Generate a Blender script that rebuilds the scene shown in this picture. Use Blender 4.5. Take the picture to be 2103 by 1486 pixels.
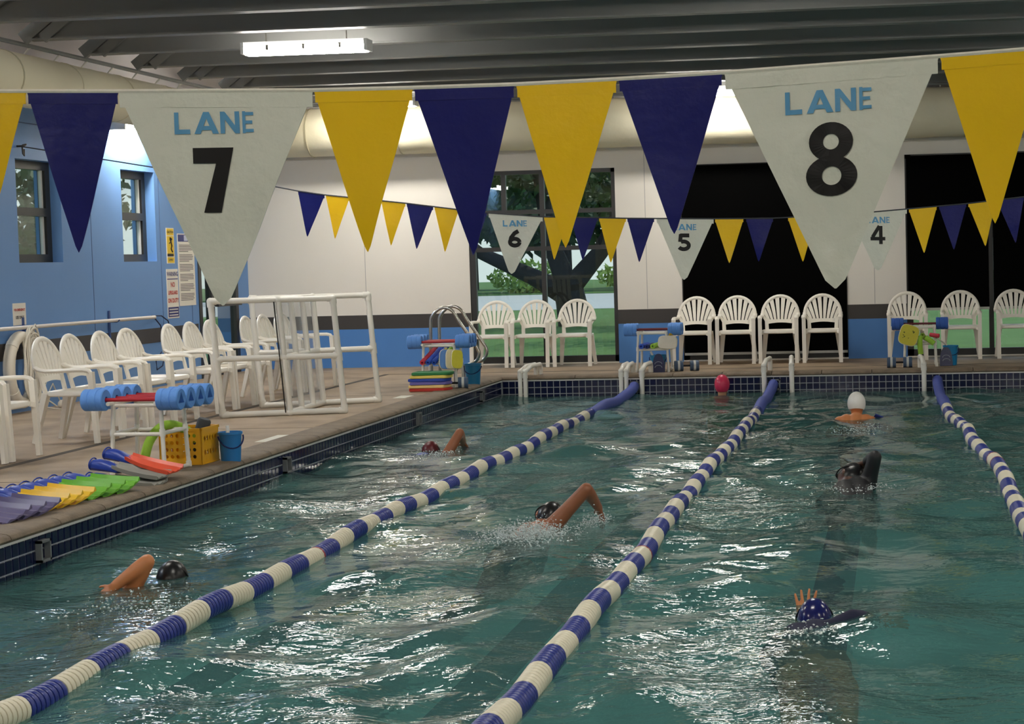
import bpy, bmesh, math, random
import numpy as np
from mathutils import Vector, Matrix, noise as mnoise

for o in list(bpy.data.objects): bpy.data.objects.remove(o, do_unlink=True)
SC = bpy.context.scene
COL = SC.collection
random.seed(7)
PI = math.pi

# ------------------------------------------------------------------ camera
F, CX, CY, CAMZ = 3770.0, 1410.0, 743.0, 1.45          # focal length and optical centre in photo pixels
YAW, PITCH, ROLL = math.radians(6.5796), math.radians(-3.297), -0.025
ROT = Matrix.Rotation(YAW, 3, 'Z') @ Matrix.Rotation(PI/2 + PITCH, 3, 'X') @ Matrix.Rotation(ROLL, 3, 'Z')
cam = bpy.data.cameras.new('camera'); camo = bpy.data.objects.new('camera', cam); COL.objects.link(camo)
camo.matrix_world = Matrix.Translation((0, 0, CAMZ)) @ ROT.to_4x4()
cam.sensor_width = 36.0; cam.lens = F*36.0/2103.0
cam.shift_x = -(CX - 1051.5)/2103.0
cam.clip_start = 0.05; cam.clip_end = 400
SC.camera = camo

# ------------------------------------------------------------------ world, sun, exposure
SC.view_settings.view_transform = 'Standard'; SC.view_settings.look = 'None'
SC.view_settings.gamma = 1.0; SC.view_settings.use_curve_mapping = False
SC.view_settings.exposure = 0.45
wd = bpy.data.worlds.new('sky'); SC.world = wd; wd.use_nodes = True
nt = wd.node_tree; nt.nodes.clear()
wo = nt.nodes.new('ShaderNodeOutputWorld'); bg = nt.nodes.new('ShaderNodeBackground')
wtc = nt.nodes.new('ShaderNodeTexCoord'); wsep = nt.nodes.new('ShaderNodeSeparateXYZ'); sky = nt.nodes.new('ShaderNodeValToRGB')   # hazy pale sky
nt.links.new(wtc.outputs['Generated'], wsep.inputs[0]); nt.links.new(wsep.outputs['Z'], sky.inputs[0])
sky.color_ramp.elements[0].position = 0.0; sky.color_ramp.elements[0].color = (.80, .86, .90, 1)
sky.color_ramp.elements[1].position = 0.6; sky.color_ramp.elements[1].color = (.34, .52, .84, 1)
bg.inputs['Strength'].default_value = 0.8
nt.links.new(sky.outputs[0], bg.inputs[0]); nt.links.new(bg.outputs[0], wo.inputs[0])
sl = bpy.data.lights.new('sun_offscreen', 'SUN'); sl.energy = 1.5; sl.angle = 0.01; sl.color = (1, .95, .85)
so = bpy.data.objects.new('sun_offscreen', sl); COL.objects.link(so); so.location = (8, 45, 30)
so.rotation_euler = Vector((0.25, 0.5, 0.83)).to_track_quat('Z', 'Y').to_euler()
LAMP = 44.0                                             # radiance of the fluorescent diffusers

# ------------------------------------------------------------------ pixel -> place
def ray(x, y): return ROT @ Vector(((x-CX)/F, -(y-CY)/F, -1.0))
EYE = Vector((0, 0, CAMZ))
def oz(x, y, z=0.0): r = ray(x, y); return EYE + r*((z-CAMZ)/r.z)
def oy(x, y, Y): r = ray(x, y); return EYE + r*(Y/r.y)
def ox(x, y, X): r = ray(x, y); return EYE + r*(X/r.x)

WALLX, WALLY, PX, PY, WZ = -9.1, 25.1, -4.9, 22.4, -0.24   # left wall, end wall, pool edges, water level
RX, NY, RZ = 11.0, -5.0, 4.12                              # right wall, near wall, roof

# ------------------------------------------------------------------ mesh builder
class MB:
    def __init__(s): s.v = []; s.f = []
    def add(s, vs, fs):
        b = len(s.v); s.v += [tuple(p) for p in vs]; s.f += [tuple(b+i for i in f) for f in fs]; return s
    def box(s, c, d, rot=None):
        hx, hy, hz = d[0]/2, d[1]/2, d[2]/2
        P = [Vector((x, y, z)) for x in (-hx, hx) for y in (-hy, hy) for z in (-hz, hz)]
        if rot is not None: P = [rot @ p for p in P]
        c = Vector(c)
        return s.add([p+c for p in P], [(0,1,3,2),(4,6,7,5),(0,4,5,1),(2,3,7,6),(0,2,6,4),(1,5,7,3)])
    def span(s, a, b): return s.box([(a[i]+b[i])/2 for i in range(3)], [abs(b[i]-a[i]) for i in range(3)])
    def tube(s, path, r, seg=10, cap=True, flat=None, up=None):
        """swept tube; r number or list; flat=(a,b) scales the section"""
        path = [Vector(p) for p in path]; n = len(path); R = r if isinstance(r, (list, tuple)) else [r]*n
        vs = []; prev = None
        for i, p in enumerate(path):
            t = (path[min(i+1, n-1)] - path[max(i-1, 0)])
            t = t.normalized() if t.length > 1e-9 else Vector((0, 0, 1))
            if prev is None:
                a = Vector(up) if up else (Vector((0, 0, 1)) if abs(t.z) < .9 else Vector((1, 0, 0)))
                u = (a - t*a.dot(t)).normalized()
            else:
                u = prev - t*prev.dot(t)
                u = u.normalized() if u.length > 1e-6 else t.orthogonal().normalized()
            prev = u; w = t.cross(u); fa, fb = flat or (1, 1)
            for k in range(seg):
                th = 2*PI*(k+.5)/seg
                vs.append(p + u*(math.cos(th)*R[i]*fa) + w*(math.sin(th)*R[i]*fb))
        fs = [(i*seg+k, i*seg+(k+1) % seg, (i+1)*seg+(k+1) % seg, (i+1)*seg+k) for i in range(n-1) for k in range(seg)]
        if cap: fs += [tuple(reversed(range(seg))), tuple((n-1)*seg+k for k in range(seg))]
        return s.add(vs, fs)
    def beam(s, a, b, sa, sb, up=(0, 1, 0)):
        """tapered rectangular bar, sizes (w,d)"""
        a, b = Vector(a), Vector(b); t = (b-a).normalized(); u = Vector(up); u = (u - t*u.dot(t)).normalized(); w = t.cross(u)
        vs = [p + w*(x*z[0]/2) + u*(y*z[1]/2) for p, z in ((a, sa), (b, sb)) for x, y in ((-1,-1),(1,-1),(1,1),(-1,1))]
        return s.add(vs, [(3,2,1,0),(4,5,6,7)] + [(k, (k+1) % 4, 4+(k+1) % 4, 4+k) for k in range(4)])
    def lathe(s, prof, seg=20, M=None):
        M = M or Matrix.Identity(4); vs = []; n = len(prof)
        for r, z in prof:
            for k in range(seg):
                th = 2*PI*k/seg; vs.append(M @ Vector((r*math.cos(th), r*math.sin(th), z)))
        fs = [(i*seg+k, i*seg+(k+1) % seg, (i+1)*seg+(k+1) % seg, (i+1)*seg+k) for i in range(n-1) for k in range(seg)]
        if prof[0][0] > 1e-6: fs.append(tuple(reversed(range(seg))))
        if prof[-1][0] > 1e-6: fs.append(tuple((n-1)*seg+k for k in range(seg)))
        return s.add(vs, fs)
    def ball(s, c, r, seg=12, ring=8, rot=None, z0=-1.0):
        """ellipsoid; z0>-1 keeps only the part above that height"""
        r = r if isinstance(r, (tuple, list)) else (r, r, r); c = Vector(c); vs = []
        a0 = math.asin(max(-1, z0))
        for i in range(ring+1):
            a = a0 + (PI/2-a0)*i/ring
            for k in range(seg):
                th = 2*PI*k/seg; p = Vector((math.cos(a)*math.cos(th)*r[0], math.cos(a)*math.sin(th)*r[1], math.sin(a)*r[2]))
                vs.append(c + (rot @ p if rot is not None else p))
        fs = [(i*seg+k, i*seg+(k+1) % seg, (i+1)*seg+(k+1) % seg, (i+1)*seg+k) for i in range(ring) for k in range(seg)]
        if z0 > -1: fs.append(tuple(reversed(range(seg))))
        return s.add(vs, fs)
    def prism(s, poly, z0, z1, M=None):
        n = len(poly); M = M or Matrix.Identity(4)
        vs = [M @ Vector((p[0], p[1], z0)) for p in poly] + [M @ Vector((p[0], p[1], z1)) for p in poly]
        return s.add(vs, [tuple(reversed(range(n))), tuple(range(n, 2*n))] + [(k, (k+1) % n, n+(k+1) % n, n+k) for k in range(n)])
    def chain(s, pts):
        """capsules from (point, radius) to (point, radius)"""
        for (p, r), (q, t) in zip(pts, pts[1:]): s.tube([p, q], [r, t], 12)
        for p, r in pts: s.ball(p, r, 12, 8)
        return s
    def mesh(s, name, mat=None, smooth=True, angle=40):
        me = bpy.data.meshes.new(name); me.from_pydata(s.v, [], s.f)
        bm = bmesh.new(); bm.from_mesh(me); bmesh.ops.remove_doubles(bm, verts=bm.verts, dist=1e-6)
        bmesh.ops.recalc_face_normals(bm, faces=bm.faces); bm.to_mesh(me); bm.free()
        if mat: me.materials.append(mat)
        if smooth:
            me.shade_smooth(); me.set_sharp_from_angle(angle=math.radians(angle))
        return me

def obj(name, me, parent=None):
    if isinstance(me, MB): me = me.mesh(name)
    o = bpy.data.objects.new(name, me); COL.objects.link(o)
    if parent: o.parent = parent
    return o
def tag(o, label, cat, group=None, kind=None):
    if label: o['label'] = label
    if cat: o['category'] = cat
    if group: o['group'] = group
    if kind: o['kind'] = kind
    return o
def part(mb, name, mat, parent, smooth=True, angle=40):
    return obj(name, mb.mesh(name, mat, smooth, angle), parent)
def solo(mb, name, mat, label, cat, group=None, kind=None, smooth=True):
    return tag(obj(name, mb.mesh(name, mat, smooth)), label, cat, group, kind)
def struct(mb, name, mat, parent=None, smooth=False, label=None):
    o = obj(name, mb.mesh(name, mat, smooth), parent)
    if not parent: o['kind'] = 'structure'
    if label: o['label'] = label
    return o
def thing(name, label, cat, loc=(0, 0, 0), rz=0.0, group=None):
    o = bpy.data.objects.new(name, None); COL.objects.link(o); o.location = loc; o.rotation_euler = (0, 0, rz)
    o.empty_display_size = .1
    return tag(o, label, cat, group)
def place(proto, name, label, cat, loc, rz=0.0, group=None, rot=None):
    """copy of a prototype: list of (part name, mesh, [(sub name, mesh)...])"""
    t = thing(name, label, cat, loc, rz, group)
    if rot: t.rotation_euler = rot
    for pn, me, subs in proto:
        p = obj(pn, me, t)
        for sn, sm in subs: obj(sn, sm, p)
    return t

# ------------------------------------------------------------------ materials
MATS = {}
def lin(c): return tuple((x/255/12.92 if x/255 <= .04045 else ((x/255+.055)/1.055)**2.4) for x in c)
def M(name, rgb, rough=.5, var=.08, scale=6.0, bump=0.0, bscale=60.0, metal=0.0, spec=.5, detail=4.0, sub=0.0, dirt=None, dscale=2.0):
    """procedural material: colour varied by noise, optional bump and stains; rgb in sRGB 0-255"""
    if name in MATS: return MATS[name]
    m = bpy.data.materials.new(name); m.use_nodes = True; n = m.node_tree.nodes; L = m.node_tree.links
    p = n['Principled BSDF']; c = lin(rgb)
    tc = n.new('ShaderNodeTexCoord'); nz = n.new('ShaderNodeTexNoise'); nz.inputs['Scale'].default_value = scale; nz.inputs['Detail'].default_value = detail
    L.new(tc.outputs['Object'], nz.inputs['Vector'])
    mx = n.new('ShaderNodeMix'); mx.data_type = 'RGBA'
    mx.inputs[6].default_value = (*[max(0, x*(1-var)) for x in c], 1); mx.inputs[7].default_value = (*[min(1, x*(1+var)) for x in c], 1)
    L.new(nz.outputs['Fac'], mx.inputs[0]); out = mx.outputs[2]
    if dirt:
        n2 = n.new('ShaderNodeTexNoise'); n2.inputs['Scale'].default_value = dscale; n2.inputs['Detail'].default_value = 6
        L.new(tc.outputs['Object'], n2.inputs['Vector'])
        cr = n.new('ShaderNodeValToRGB'); cr.color_ramp.elements[0].position = .48; cr.color_ramp.elements[1].position = .72
        L.new(n2.outputs['Fac'], cr.inputs[0])
        m2 = n.new('ShaderNodeMix'); m2.data_type = 'RGBA'; m2.inputs[7].default_value = (*lin(dirt), 1)
        L.new(cr.outputs[0], m2.inputs[0]); L.new(out, m2.inputs[6]); out = m2.outputs[2]
    L.new(out, p.inputs['Base Color'])
    p.inputs['Roughness'].default_value = rough; p.inputs['Metallic'].default_value = metal; p.inputs['Specular IOR Level'].default_value = spec
    if sub: p.inputs['Subsurface Weight'].default_value = sub; p.inputs['Subsurface Radius'].default_value = (.02, .01, .006)
    if bump:
        nb = n.new('ShaderNodeTexNoise'); nb.inputs['Scale'].default_value = bscale; nb.inputs['Detail'].default_value = 5
        L.new(tc.outputs['Object'], nb.inputs['Vector'])
        bp = n.new('ShaderNodeBump'); bp.inputs['Strength'].default_value = bump; bp.inputs['Distance'].default_value = .02
        L.new(nb.outputs['Fac'], bp.inputs['Height']); L.new(bp.outputs[0], p.inputs['Normal'])
    MATS[name] = m; return m
def emis(name, col, st):
    m = bpy.data.materials.new(name); m.use_nodes = True; n = m.node_tree.nodes; L = m.node_tree.links
    n.remove(n['Principled BSDF']); e = n.new('ShaderNodeEmission'); e.inputs[0].default_value = (*col, 1); e.inputs[1].default_value = st
    L.new(e.outputs[0], n['Material Output'].inputs[0]); return m
def pane(name, tint, ior=1.5, mul=1.0, haze=0.0, hazecol=(.8, .8, .8)):
    """thin glass sheet: see-through with mirror reflection by Fresnel"""
    m = bpy.data.materials.new(name); m.use_nodes = True; n = m.node_tree.nodes; L = m.node_tree.links
    n.remove(n['Principled BSDF'])
    t = n.new('ShaderNodeBsdfTransparent'); t.inputs[0].default_value = (*tint, 1)
    g = n.new('ShaderNodeBsdfGlossy'); g.inputs['Roughness'].default_value = .01
    r0 = ((ior-1)/(ior+1))**2
    fr = n.new('ShaderNodeLayerWeight'); fr.inputs[0].default_value = .5      # Schlick, the same on both faces
    pw = n.new('ShaderNodeMath'); pw.operation = 'POWER'; pw.inputs[1].default_value = 5; L.new(fr.outputs['Facing'], pw.inputs[0])
    mp = n.new('ShaderNodeMath'); mp.operation = 'MULTIPLY_ADD'; mp.use_clamp = True; mp.inputs[1].default_value = (1-r0)*mul; mp.inputs[2].default_value = r0*mul
    L.new(pw.outputs[0], mp.inputs[0])
    base = t.outputs[0]
    if haze:
        d = n.new('ShaderNodeBsdfDiffuse'); d.inputs[0].default_value = (*hazecol, 1)
        tr = n.new('ShaderNodeTexNoise'); tr.inputs['Scale'].default_value = 3
        mh = n.new('ShaderNodeMath'); mh.operation = 'MULTIPLY'; mh.inputs[1].default_value = haze*2; L.new(tr.outputs['Fac'], mh.inputs[0])
        x = n.new('ShaderNodeMixShader'); L.new(mh.outputs[0], x.inputs[0]); L.new(base, x.inputs[1]); L.new(d.outputs[0], x.inputs[2]); base = x.outputs[0]
    mx = n.new('ShaderNodeMixShader'); L.new(mp.outputs[0], mx.inputs[0]); L.new(base, mx.inputs[1]); L.new(g.outputs[0], mx.inputs[2])
    L.new(mx.outputs[0], n['Material Output'].inputs[0]); return m

m_white_wall = M('white_wall_paint', (234, 228, 218), .55, .03, 2, .08, 120)
m_blue_wall = M('blue_wall_paint', (104, 148, 204), .5, .05, 1.5, .08, 120)
m_blue_low = M('blue_wainscot_paint', (78, 132, 200), .5, .07, 2, .06, 120)
m_black_band = M('black_band_paint', (62, 58, 56), .5, .08, 3)
m_deck = M('concrete_deck', (160, 139, 115), .62, .22, 3.5, .25, 90, dirt=(116, 99, 82), dscale=1.3)
m_coping = M('coping_concrete', (128, 112, 93), .7, .25, 9, .4, 60, dirt=(98, 84, 70), dscale=4)  # base tone darkened to carry the shade of the rounded front edge
m_groove = M('joint_dark', (66, 58, 50), .8, .2, 20)
m_grout = M('tile_grout', (176, 180, 186), .6, .1, 30)
m_tile = M('navy_glazed_tile', (17, 23, 58), .12, .35, 5)
m_pool = M('pool_plaster', (160, 206, 204), .7, .06, 2)
m_lane = M('pool_lane_tile', (22, 34, 86), .4, .2, 6)
m_roof = M('roof_panel_white', (236, 230, 230), .6, .03, 2)
m_joist = M('joist_grey_paint', (124, 124, 122), .5, .06, 2)
m_flange = M('flange_light_grey', (206, 204, 200), .5, .05, 2)
m_duct = M('fabric_duct', (232, 224, 196), .75, .06, 2.5, .25, 9)
m_steel = M('brushed_steel', (190, 186, 178), .22, .05, 8, metal=1.0)
m_alu = M('dark_bronze_frame', (48, 47, 46), .4, .1, 5)
m_glass = pane('window_glass', (.86, .92, .88), 1.5, 1.1)
m_plexi = pane('clear_acrylic', (.95, .955, .96), 1.45, .35, .13, (.78, .8, .82))
m_shade = M('black_roller_shade', (5, 5, 5), .9, .2, 40, spec=.04)
m_hem = M('shade_hem_bar', (196, 196, 190), .5, .05, 4)
m_chair = M('white_resin', (244, 238, 226), .38, .04, 5, sub=.0)
m_pvc = M('white_pvc', (236, 232, 222), .3, .05, 6)
m_lamp = emis('lamp_diffuser', (1.0, .96, .88), LAMP)
m_lampbody = M('lamp_housing', (222, 222, 220), .4, .04, 4)
m_rope = M('white_rope', (228, 222, 208), .8, .12, 60)
m_yel = M('yellow_vinyl', (236, 190, 14), .32, .05, 5, .2, 12, spec=.3)
m_navy = M('navy_vinyl', (13, 20, 96), .34, .12, 5, .2, 12, spec=.25)
m_wvin = M('white_vinyl', (214, 214, 200), .36, .04, 6, .35, 16)
m_lblue = M('light_blue_ink', (86, 150, 192), .4, .05, 8)
m_ink = M('black_ink', (20, 18, 18), .5, .15, 9, spec=.3)

# ================================================================== STRUCTURE
# ---- deck
d = MB()
d.span((WALLX, NY, -.2), (PX-.30, WALLY, 0)); d.span((PX-.30, PY+.30, -.2), (RX, WALLY, 0))
d.span((PX-.30, NY, -.2), (RX, .1, 0)); d.span((9.6, .1, -.2), (RX, PY+.30, 0))
floor = struct(d, 'floor', m_deck)
g = MB()
g.span((-6.70, NY, 0), (-6.62, 23.40, .0012)); g.span((-6.70, 23.40, 0), (RX, 23.46, .0012))
part(g, 'drain_channel', m_groove, floor)
for yy in (8.2, 12.05, 15.9, 19.7):
    part(MB().span((-6.62, yy, 0), (PX-.30, yy+.012, .001)), 'deck_joint', m_groove, floor)
# coping stones round the basin
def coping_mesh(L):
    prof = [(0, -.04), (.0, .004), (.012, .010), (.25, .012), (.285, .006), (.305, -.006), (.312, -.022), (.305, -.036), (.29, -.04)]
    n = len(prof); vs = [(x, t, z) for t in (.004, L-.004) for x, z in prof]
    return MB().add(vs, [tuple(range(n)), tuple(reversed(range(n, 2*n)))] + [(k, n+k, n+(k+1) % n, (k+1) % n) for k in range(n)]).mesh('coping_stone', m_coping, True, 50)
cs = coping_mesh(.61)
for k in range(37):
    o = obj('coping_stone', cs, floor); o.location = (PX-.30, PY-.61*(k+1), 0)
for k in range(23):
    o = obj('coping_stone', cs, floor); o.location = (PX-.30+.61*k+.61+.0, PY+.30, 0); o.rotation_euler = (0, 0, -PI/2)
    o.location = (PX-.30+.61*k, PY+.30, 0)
# ---- pool basin
PZ = -1.02
struct(MB().span((PX, .1, PZ-.1), (9.6, PY, PZ)), 'pool_floor', m_pool)
pf = bpy.data.objects['pool_floor']
for X in (-4.17, -2.45, -.5, 1.45, 3.4):
    part(MB().span((X-.15, 1.6, PZ), (X+.15, PY-1.6, PZ+.003)).span((X-.45, PY-1.9, PZ), (X+.45, PY-1.6, PZ+.0035)), 'lane_marking', m_lane, pf)
pwl = struct(MB().span((PX-.2, .1, PZ), (PX-.008, PY, -.036)), 'pool_wall_left', m_grout)
pwb = struct(MB().span((PX-.2, PY+.008, PZ), (9.6, PY+.2, -.036)), 'pool_wall_back', m_grout)
struct(MB().span((PX-.2, -.1, PZ), (9.6, .1, -.036)), 'pool_wall_near', m_pool)
struct(MB().span((9.6, -.1, PZ), (9.8, PY+.2, -.036)), 'pool_wall_right', m_pool)
part(MB().span((PX-.02, .1, PZ), (PX-.004, PY, -.30)), 'plaster_face', m_pool, pwl)
part(MB().span((PX, PY+.004, PZ), (9.6, PY+.02, -.30)), 'plaster_face', m_pool, pwb)
TP = .0805
def tile_mesh(dx, dy): 
    a, b = .0365, .0335
    ax = (lambda u, v, w: (w, u*.91, v)) if dx else (lambda u, v, w: (u, -w, v))
    vs = [ax(s*a, t*a, 0) for s, t in ((-1,-1),(1,-1),(1,1),(-1,1))] + [ax(s*b, t*b, .008) for s, t in ((-1,-1),(1,-1),(1,1),(-1,1))]
    return MB().add(vs, [(4,5,6,7)] + [(k, (k+1) % 4, 4+(k+1) % 4, 4+k) for k in range(4)]).mesh('tile', m_tile, False)
tl, tb = tile_mesh(1, 0), tile_mesh(0, 1)
rest = MB(); cnt = 0
for k in range(int((PY-7.6)/TP)):
    yc = 7.6 + TP*(k+.5)
    for r in range(3):
        zc = -.052 - TP*(r+.5)
        if cnt < 297:
            o = obj('tile', tl, pwl); o.location = (PX-.008, yc, zc); cnt += 1
        else:
            rest.box((PX-.006, yc, zc), (.012, .066, .072))
o = part(rest, 'tile_run', m_tile, pwl); o['kind'] = 'stuff'
for k in range(96):
    for r in range(3):
        o = obj('tile', tb, pwb); o.location = (PX + TP*(k+.5), PY+.008, -.052 - TP*(r+.5))
part(MB().span((PX-.02, .1, -.052), (PX+.002, PY, -.034)), 'tile_trim', m_flange, pwl)
part(MB().span((PX, PY-.002, -.052), (9.6, PY+.02, -.034)), 'tile_trim', m_flange, pwb)
for X, Y, lft in ((PX, 9.95, 1), (PX, 14.2, 1), (PX, 18.3, 1), (PX, 21.2, 1), (-3.235, PY, 0), (-1.5, PY, 0), (.47, PY, 0)):
    fr = MB()
    for s in (-1, 1):
        if lft: fr.box((X+.016, Y+s*.055, -.14), (.04, .015, .125)); fr.box((X+.016, Y, -.14+s*.055), (.04, .125, .015))
        else: fr.box((X+s*.055, Y-.016, -.14), (.015, .04, .125)); fr.box((X, Y-.016, -.14+s*.055), (.125, .04, .015))
    part(fr, 'lane_anchor', M('anchor_grey', (120, 122, 124), .4), pwl if lft else pwb)

# ---- water
def water_mesh():
    xs = np.concatenate([np.arange(PX+.001, 3.2, .034), np.arange(3.2, 9.6, .16)])
    ys = np.concatenate([np.arange(.102, 5.4, .12), np.arange(5.4, 12, .026), np.arange(12, PY-.01, .04), [PY-.001]])
    Xg, Yg = np.meshgrid(xs, ys); Z = np.zeros_like(Xg); rs = np.random.RandomState(3)
    rough = .62 + .5*np.sin(Xg*1.9+1.2*np.sin(Yg*.8)+2.6)*np.sin(Yg*.75+Xg*.5+.6); rough = np.clip(rough, .22, 1.15)   # calmer and choppier patches
    for i in range(64):
        lam = .24*(6.5**(rs.rand())); th = rs.rand()*2*PI
        amp = .0016*(lam/.3)**1.0
        kx, ky = 2*PI/lam*math.cos(th), 2*PI/lam*math.sin(th)
        env = (.6 + .4*np.sin(Xg*rs.rand()*2.2 + Yg*rs.rand()*1.4 + rs.rand()*6))*(rough if lam < .6 else 1.0)
        Z += amp*env*np.sin(kx*Xg + ky*Yg + rs.rand()*6.28)
    calm = np.clip((Xg-1.0)/1.5, 0, .5) + np.clip((-4.2-Xg)/.7, 0, .35)*(Yg < 9)
    Z *= (1-calm)
    v = np.stack([Xg.ravel(), Yg.ravel(), (WZ+Z).ravel()], 1); nx, ny = len(xs), len(ys)
    i = (np.arange(ny-1)[:, None]*nx + np.arange(nx-1)[None, :]).ravel()
    f = np.stack([i, i+1, i+nx+1, i+nx], 1)
    me = bpy.data.meshes.new('pool_water'); me.from_pydata(v.tolist(), [], f.tolist()); me.shade_smooth(); return me
def water_mat():
    m = bpy.data.materials.new('pool_water'); m.use_nodes = True; n = m.node_tree.nodes; L = m.node_tree.links
    n.remove(n['Principled BSDF']); tc = n.new('ShaderNodeTexCoord')
    mp = n.new('ShaderNodeMapping'); mp.inputs['Scale'].default_value = (1.0, 1.35, 1); L.new(tc.outputs['Object'], mp.inputs[0])
    h = None
    for sc, wt, dt in ((5.5, 1.0, 2), (13, .35, 2)):
        nz = n.new('ShaderNodeTexNoise'); nz.inputs['Scale'].default_value = sc; nz.inputs['Detail'].default_value = dt; nz.inputs['Distortion'].default_value = .6
        L.new(mp.outputs[0], nz.inputs['Vector'])
        k = n.new('ShaderNodeMath'); k.operation = 'MULTIPLY'; k.inputs[1].default_value = wt; L.new(nz.outputs['Fac'], k.inputs[0])
        if h is None: h = k.outputs[0]
        else:
            a = n.new('ShaderNodeMath'); a.operation = 'ADD'; L.new(h, a.inputs[0]); L.new(k.outputs[0], a.inputs[1]); h = a.outputs[0]
    pn = n.new('ShaderNodeTexNoise'); pn.inputs['Scale'].default_value = .55; pn.inputs['Detail'].default_value = 2; L.new(tc.outputs['Object'], pn.inputs['Vector'])
    pr = n.new('ShaderNodeMapRange'); pr.inputs[1].default_value = .40; pr.inputs[2].default_value = .62; pr.inputs[3].default_value = .25; pr.inputs[4].default_value = 1.0; L.new(pn.outputs['Fac'], pr.inputs[0])
    bp = n.new('ShaderNodeBump'); bp.inputs['Distance'].default_value = .022; L.new(pr.outputs[0], bp.inputs['Strength']); L.new(h, bp.inputs['Height'])
    t = n.new('ShaderNodeBsdfTransparent'); t.inputs[0].default_value = (.57, .80, .78, 1)
    rf = n.new('ShaderNodeBsdfRefraction'); rf.inputs['Color'].default_value = (.57, .80, .78, 1); rf.inputs['IOR'].default_value = 1.33; rf.inputs['Roughness'].default_value = .02
    L.new(bp.outputs[0], rf.inputs['Normal'])
    df = n.new('ShaderNodeBsdfDiffuse'); df.inputs[0].default_value = (*lin((98, 142, 140)), 1); L.new(bp.outputs[0], df.inputs['Normal'])
    gl = n.new('ShaderNodeBsdfGlossy'); gl.inputs['Roughness'].default_value = .014; L.new(bp.outputs[0], gl.inputs['Normal'])
    fr = n.new('ShaderNodeFresnel'); fr.inputs[0].default_value = 1.33; L.new(bp.outputs[0], fr.inputs['Normal'])
    a = n.new('ShaderNodeMixShader'); a.inputs[0].default_value = .35; L.new(t.outputs[0], a.inputs[1]); L.new(rf.outputs[0], a.inputs[2])
    b = n.new('ShaderNodeMixShader'); b.inputs[0].default_value = .30; L.new(a.outputs[0], b.inputs[1]); L.new(df.outputs[0], b.inputs[2])
    c = n.new('ShaderNodeMixShader'); L.new(fr.outputs[0], c.inputs[0]); L.new(b.outputs[0], c.inputs[1]); L.new(gl.outputs[0], c.inputs[2])
    L.new(c.outputs[0], n['Material Output'].inputs[0]); return m
wm = water_mesh(); wm.materials.append(water_mat())
tag(obj('pool_water', wm), 'rippling turquoise water filling the swimming pool', 'water', kind='stuff')

# ---- left wall with two deep windows and a door
WA = (18.30, 19.32, 1.555, 2.645); WB = (20.92, 21.90, 1.55, 2.645); DR = (23.22, 24.66, 0, 2.25)
w = MB(); xo = WALLX-.30
def lw(y0, y1, z0, z1): w.span((xo, y0, z0), (WALLX, y1, z1))
lw(NY, WA[0], -.2, RZ); lw(WA[1], WB[0], -.2, RZ); lw(WB[1], DR[0], -.2, RZ); lw(DR[1], WALLY+.3, -.2, RZ)
for a in (WA, WB): lw(a[0], a[1], -.2, a[2]); lw(a[0], a[1], a[3], RZ)
lw(DR[0], DR[1], DR[3], RZ); lw(DR[0], DR[1], -.2, -.005)
wl = struct(w, 'wall_left', m_blue_wall)
b = MB().span((WALLX-.01, NY, .55), (WALLX+.004, DR[0]-.05, .728)); struct(b, 'trim_1', m_black_band, label='black painted band along the blue wall')
struct(MB().span((WALLX-.01, NY, 3.42), (WALLX+.02, WALLY, RZ)), 'trim_4', m_roof, label='white fascia above the blue wall')
for yy in (13.4, 16.6, 20.05, 22.02, 22.98):
    part(MB().span((WALLX-.002, yy, .74), (WALLX+.0025, yy+.010, 3.4)), 'panel_seam', M('seam_blue', (58, 88, 138), .6), wl)
part(MB().span((WALLX-.002, NY, 3.02), (WALLX+.0025, DR[1]+.4, 3.03)), 'panel_seam', M('seam_blue', (58, 88, 138)), wl)
def deep_window(nm, a):
    y0, y1, z0, z1 = a; xw = WALLX-.15
    t = thing(nm, None, None); t['kind'] = 'structure'
    ym = y1; f = MB(); fw = .11
    for yy in (y0, y1-fw): f.span((xw-.06, yy, z0), (xw+.03, yy+fw, z1))
    for zz in (z0, z1-.09): f.span((xw-.06, y0+fw, zz), (xw+.03, y1-fw, zz+.09))
    part(f, 'window_frame', m_alu, t, False)
    part(MB().span((xw-.05, y0+fw, (z0+z1)/2-.045), (xw+.045, y1-fw, (z0+z1)/2+.045)), 'meeting_rail', m_alu, t, False)
    for lo, hi in ((z0+.09, (z0+z1)/2-.045), ((z0+z1)/2+.045, z1-.09)):
        for yy in (y0+fw+.03, y1-fw-.06):
            part(MB().span((xw-.02, yy, lo), (xw+.015, yy+.03, hi)), 'stile', m_flange, t, False)
        part(MB().span((xw-.008, y0+fw, lo), (xw-.003, y1-fw, hi)), 'pane', m_glass, t, False)
deep_window('window_1', WA); deep_window('window_2', WB)
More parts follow.
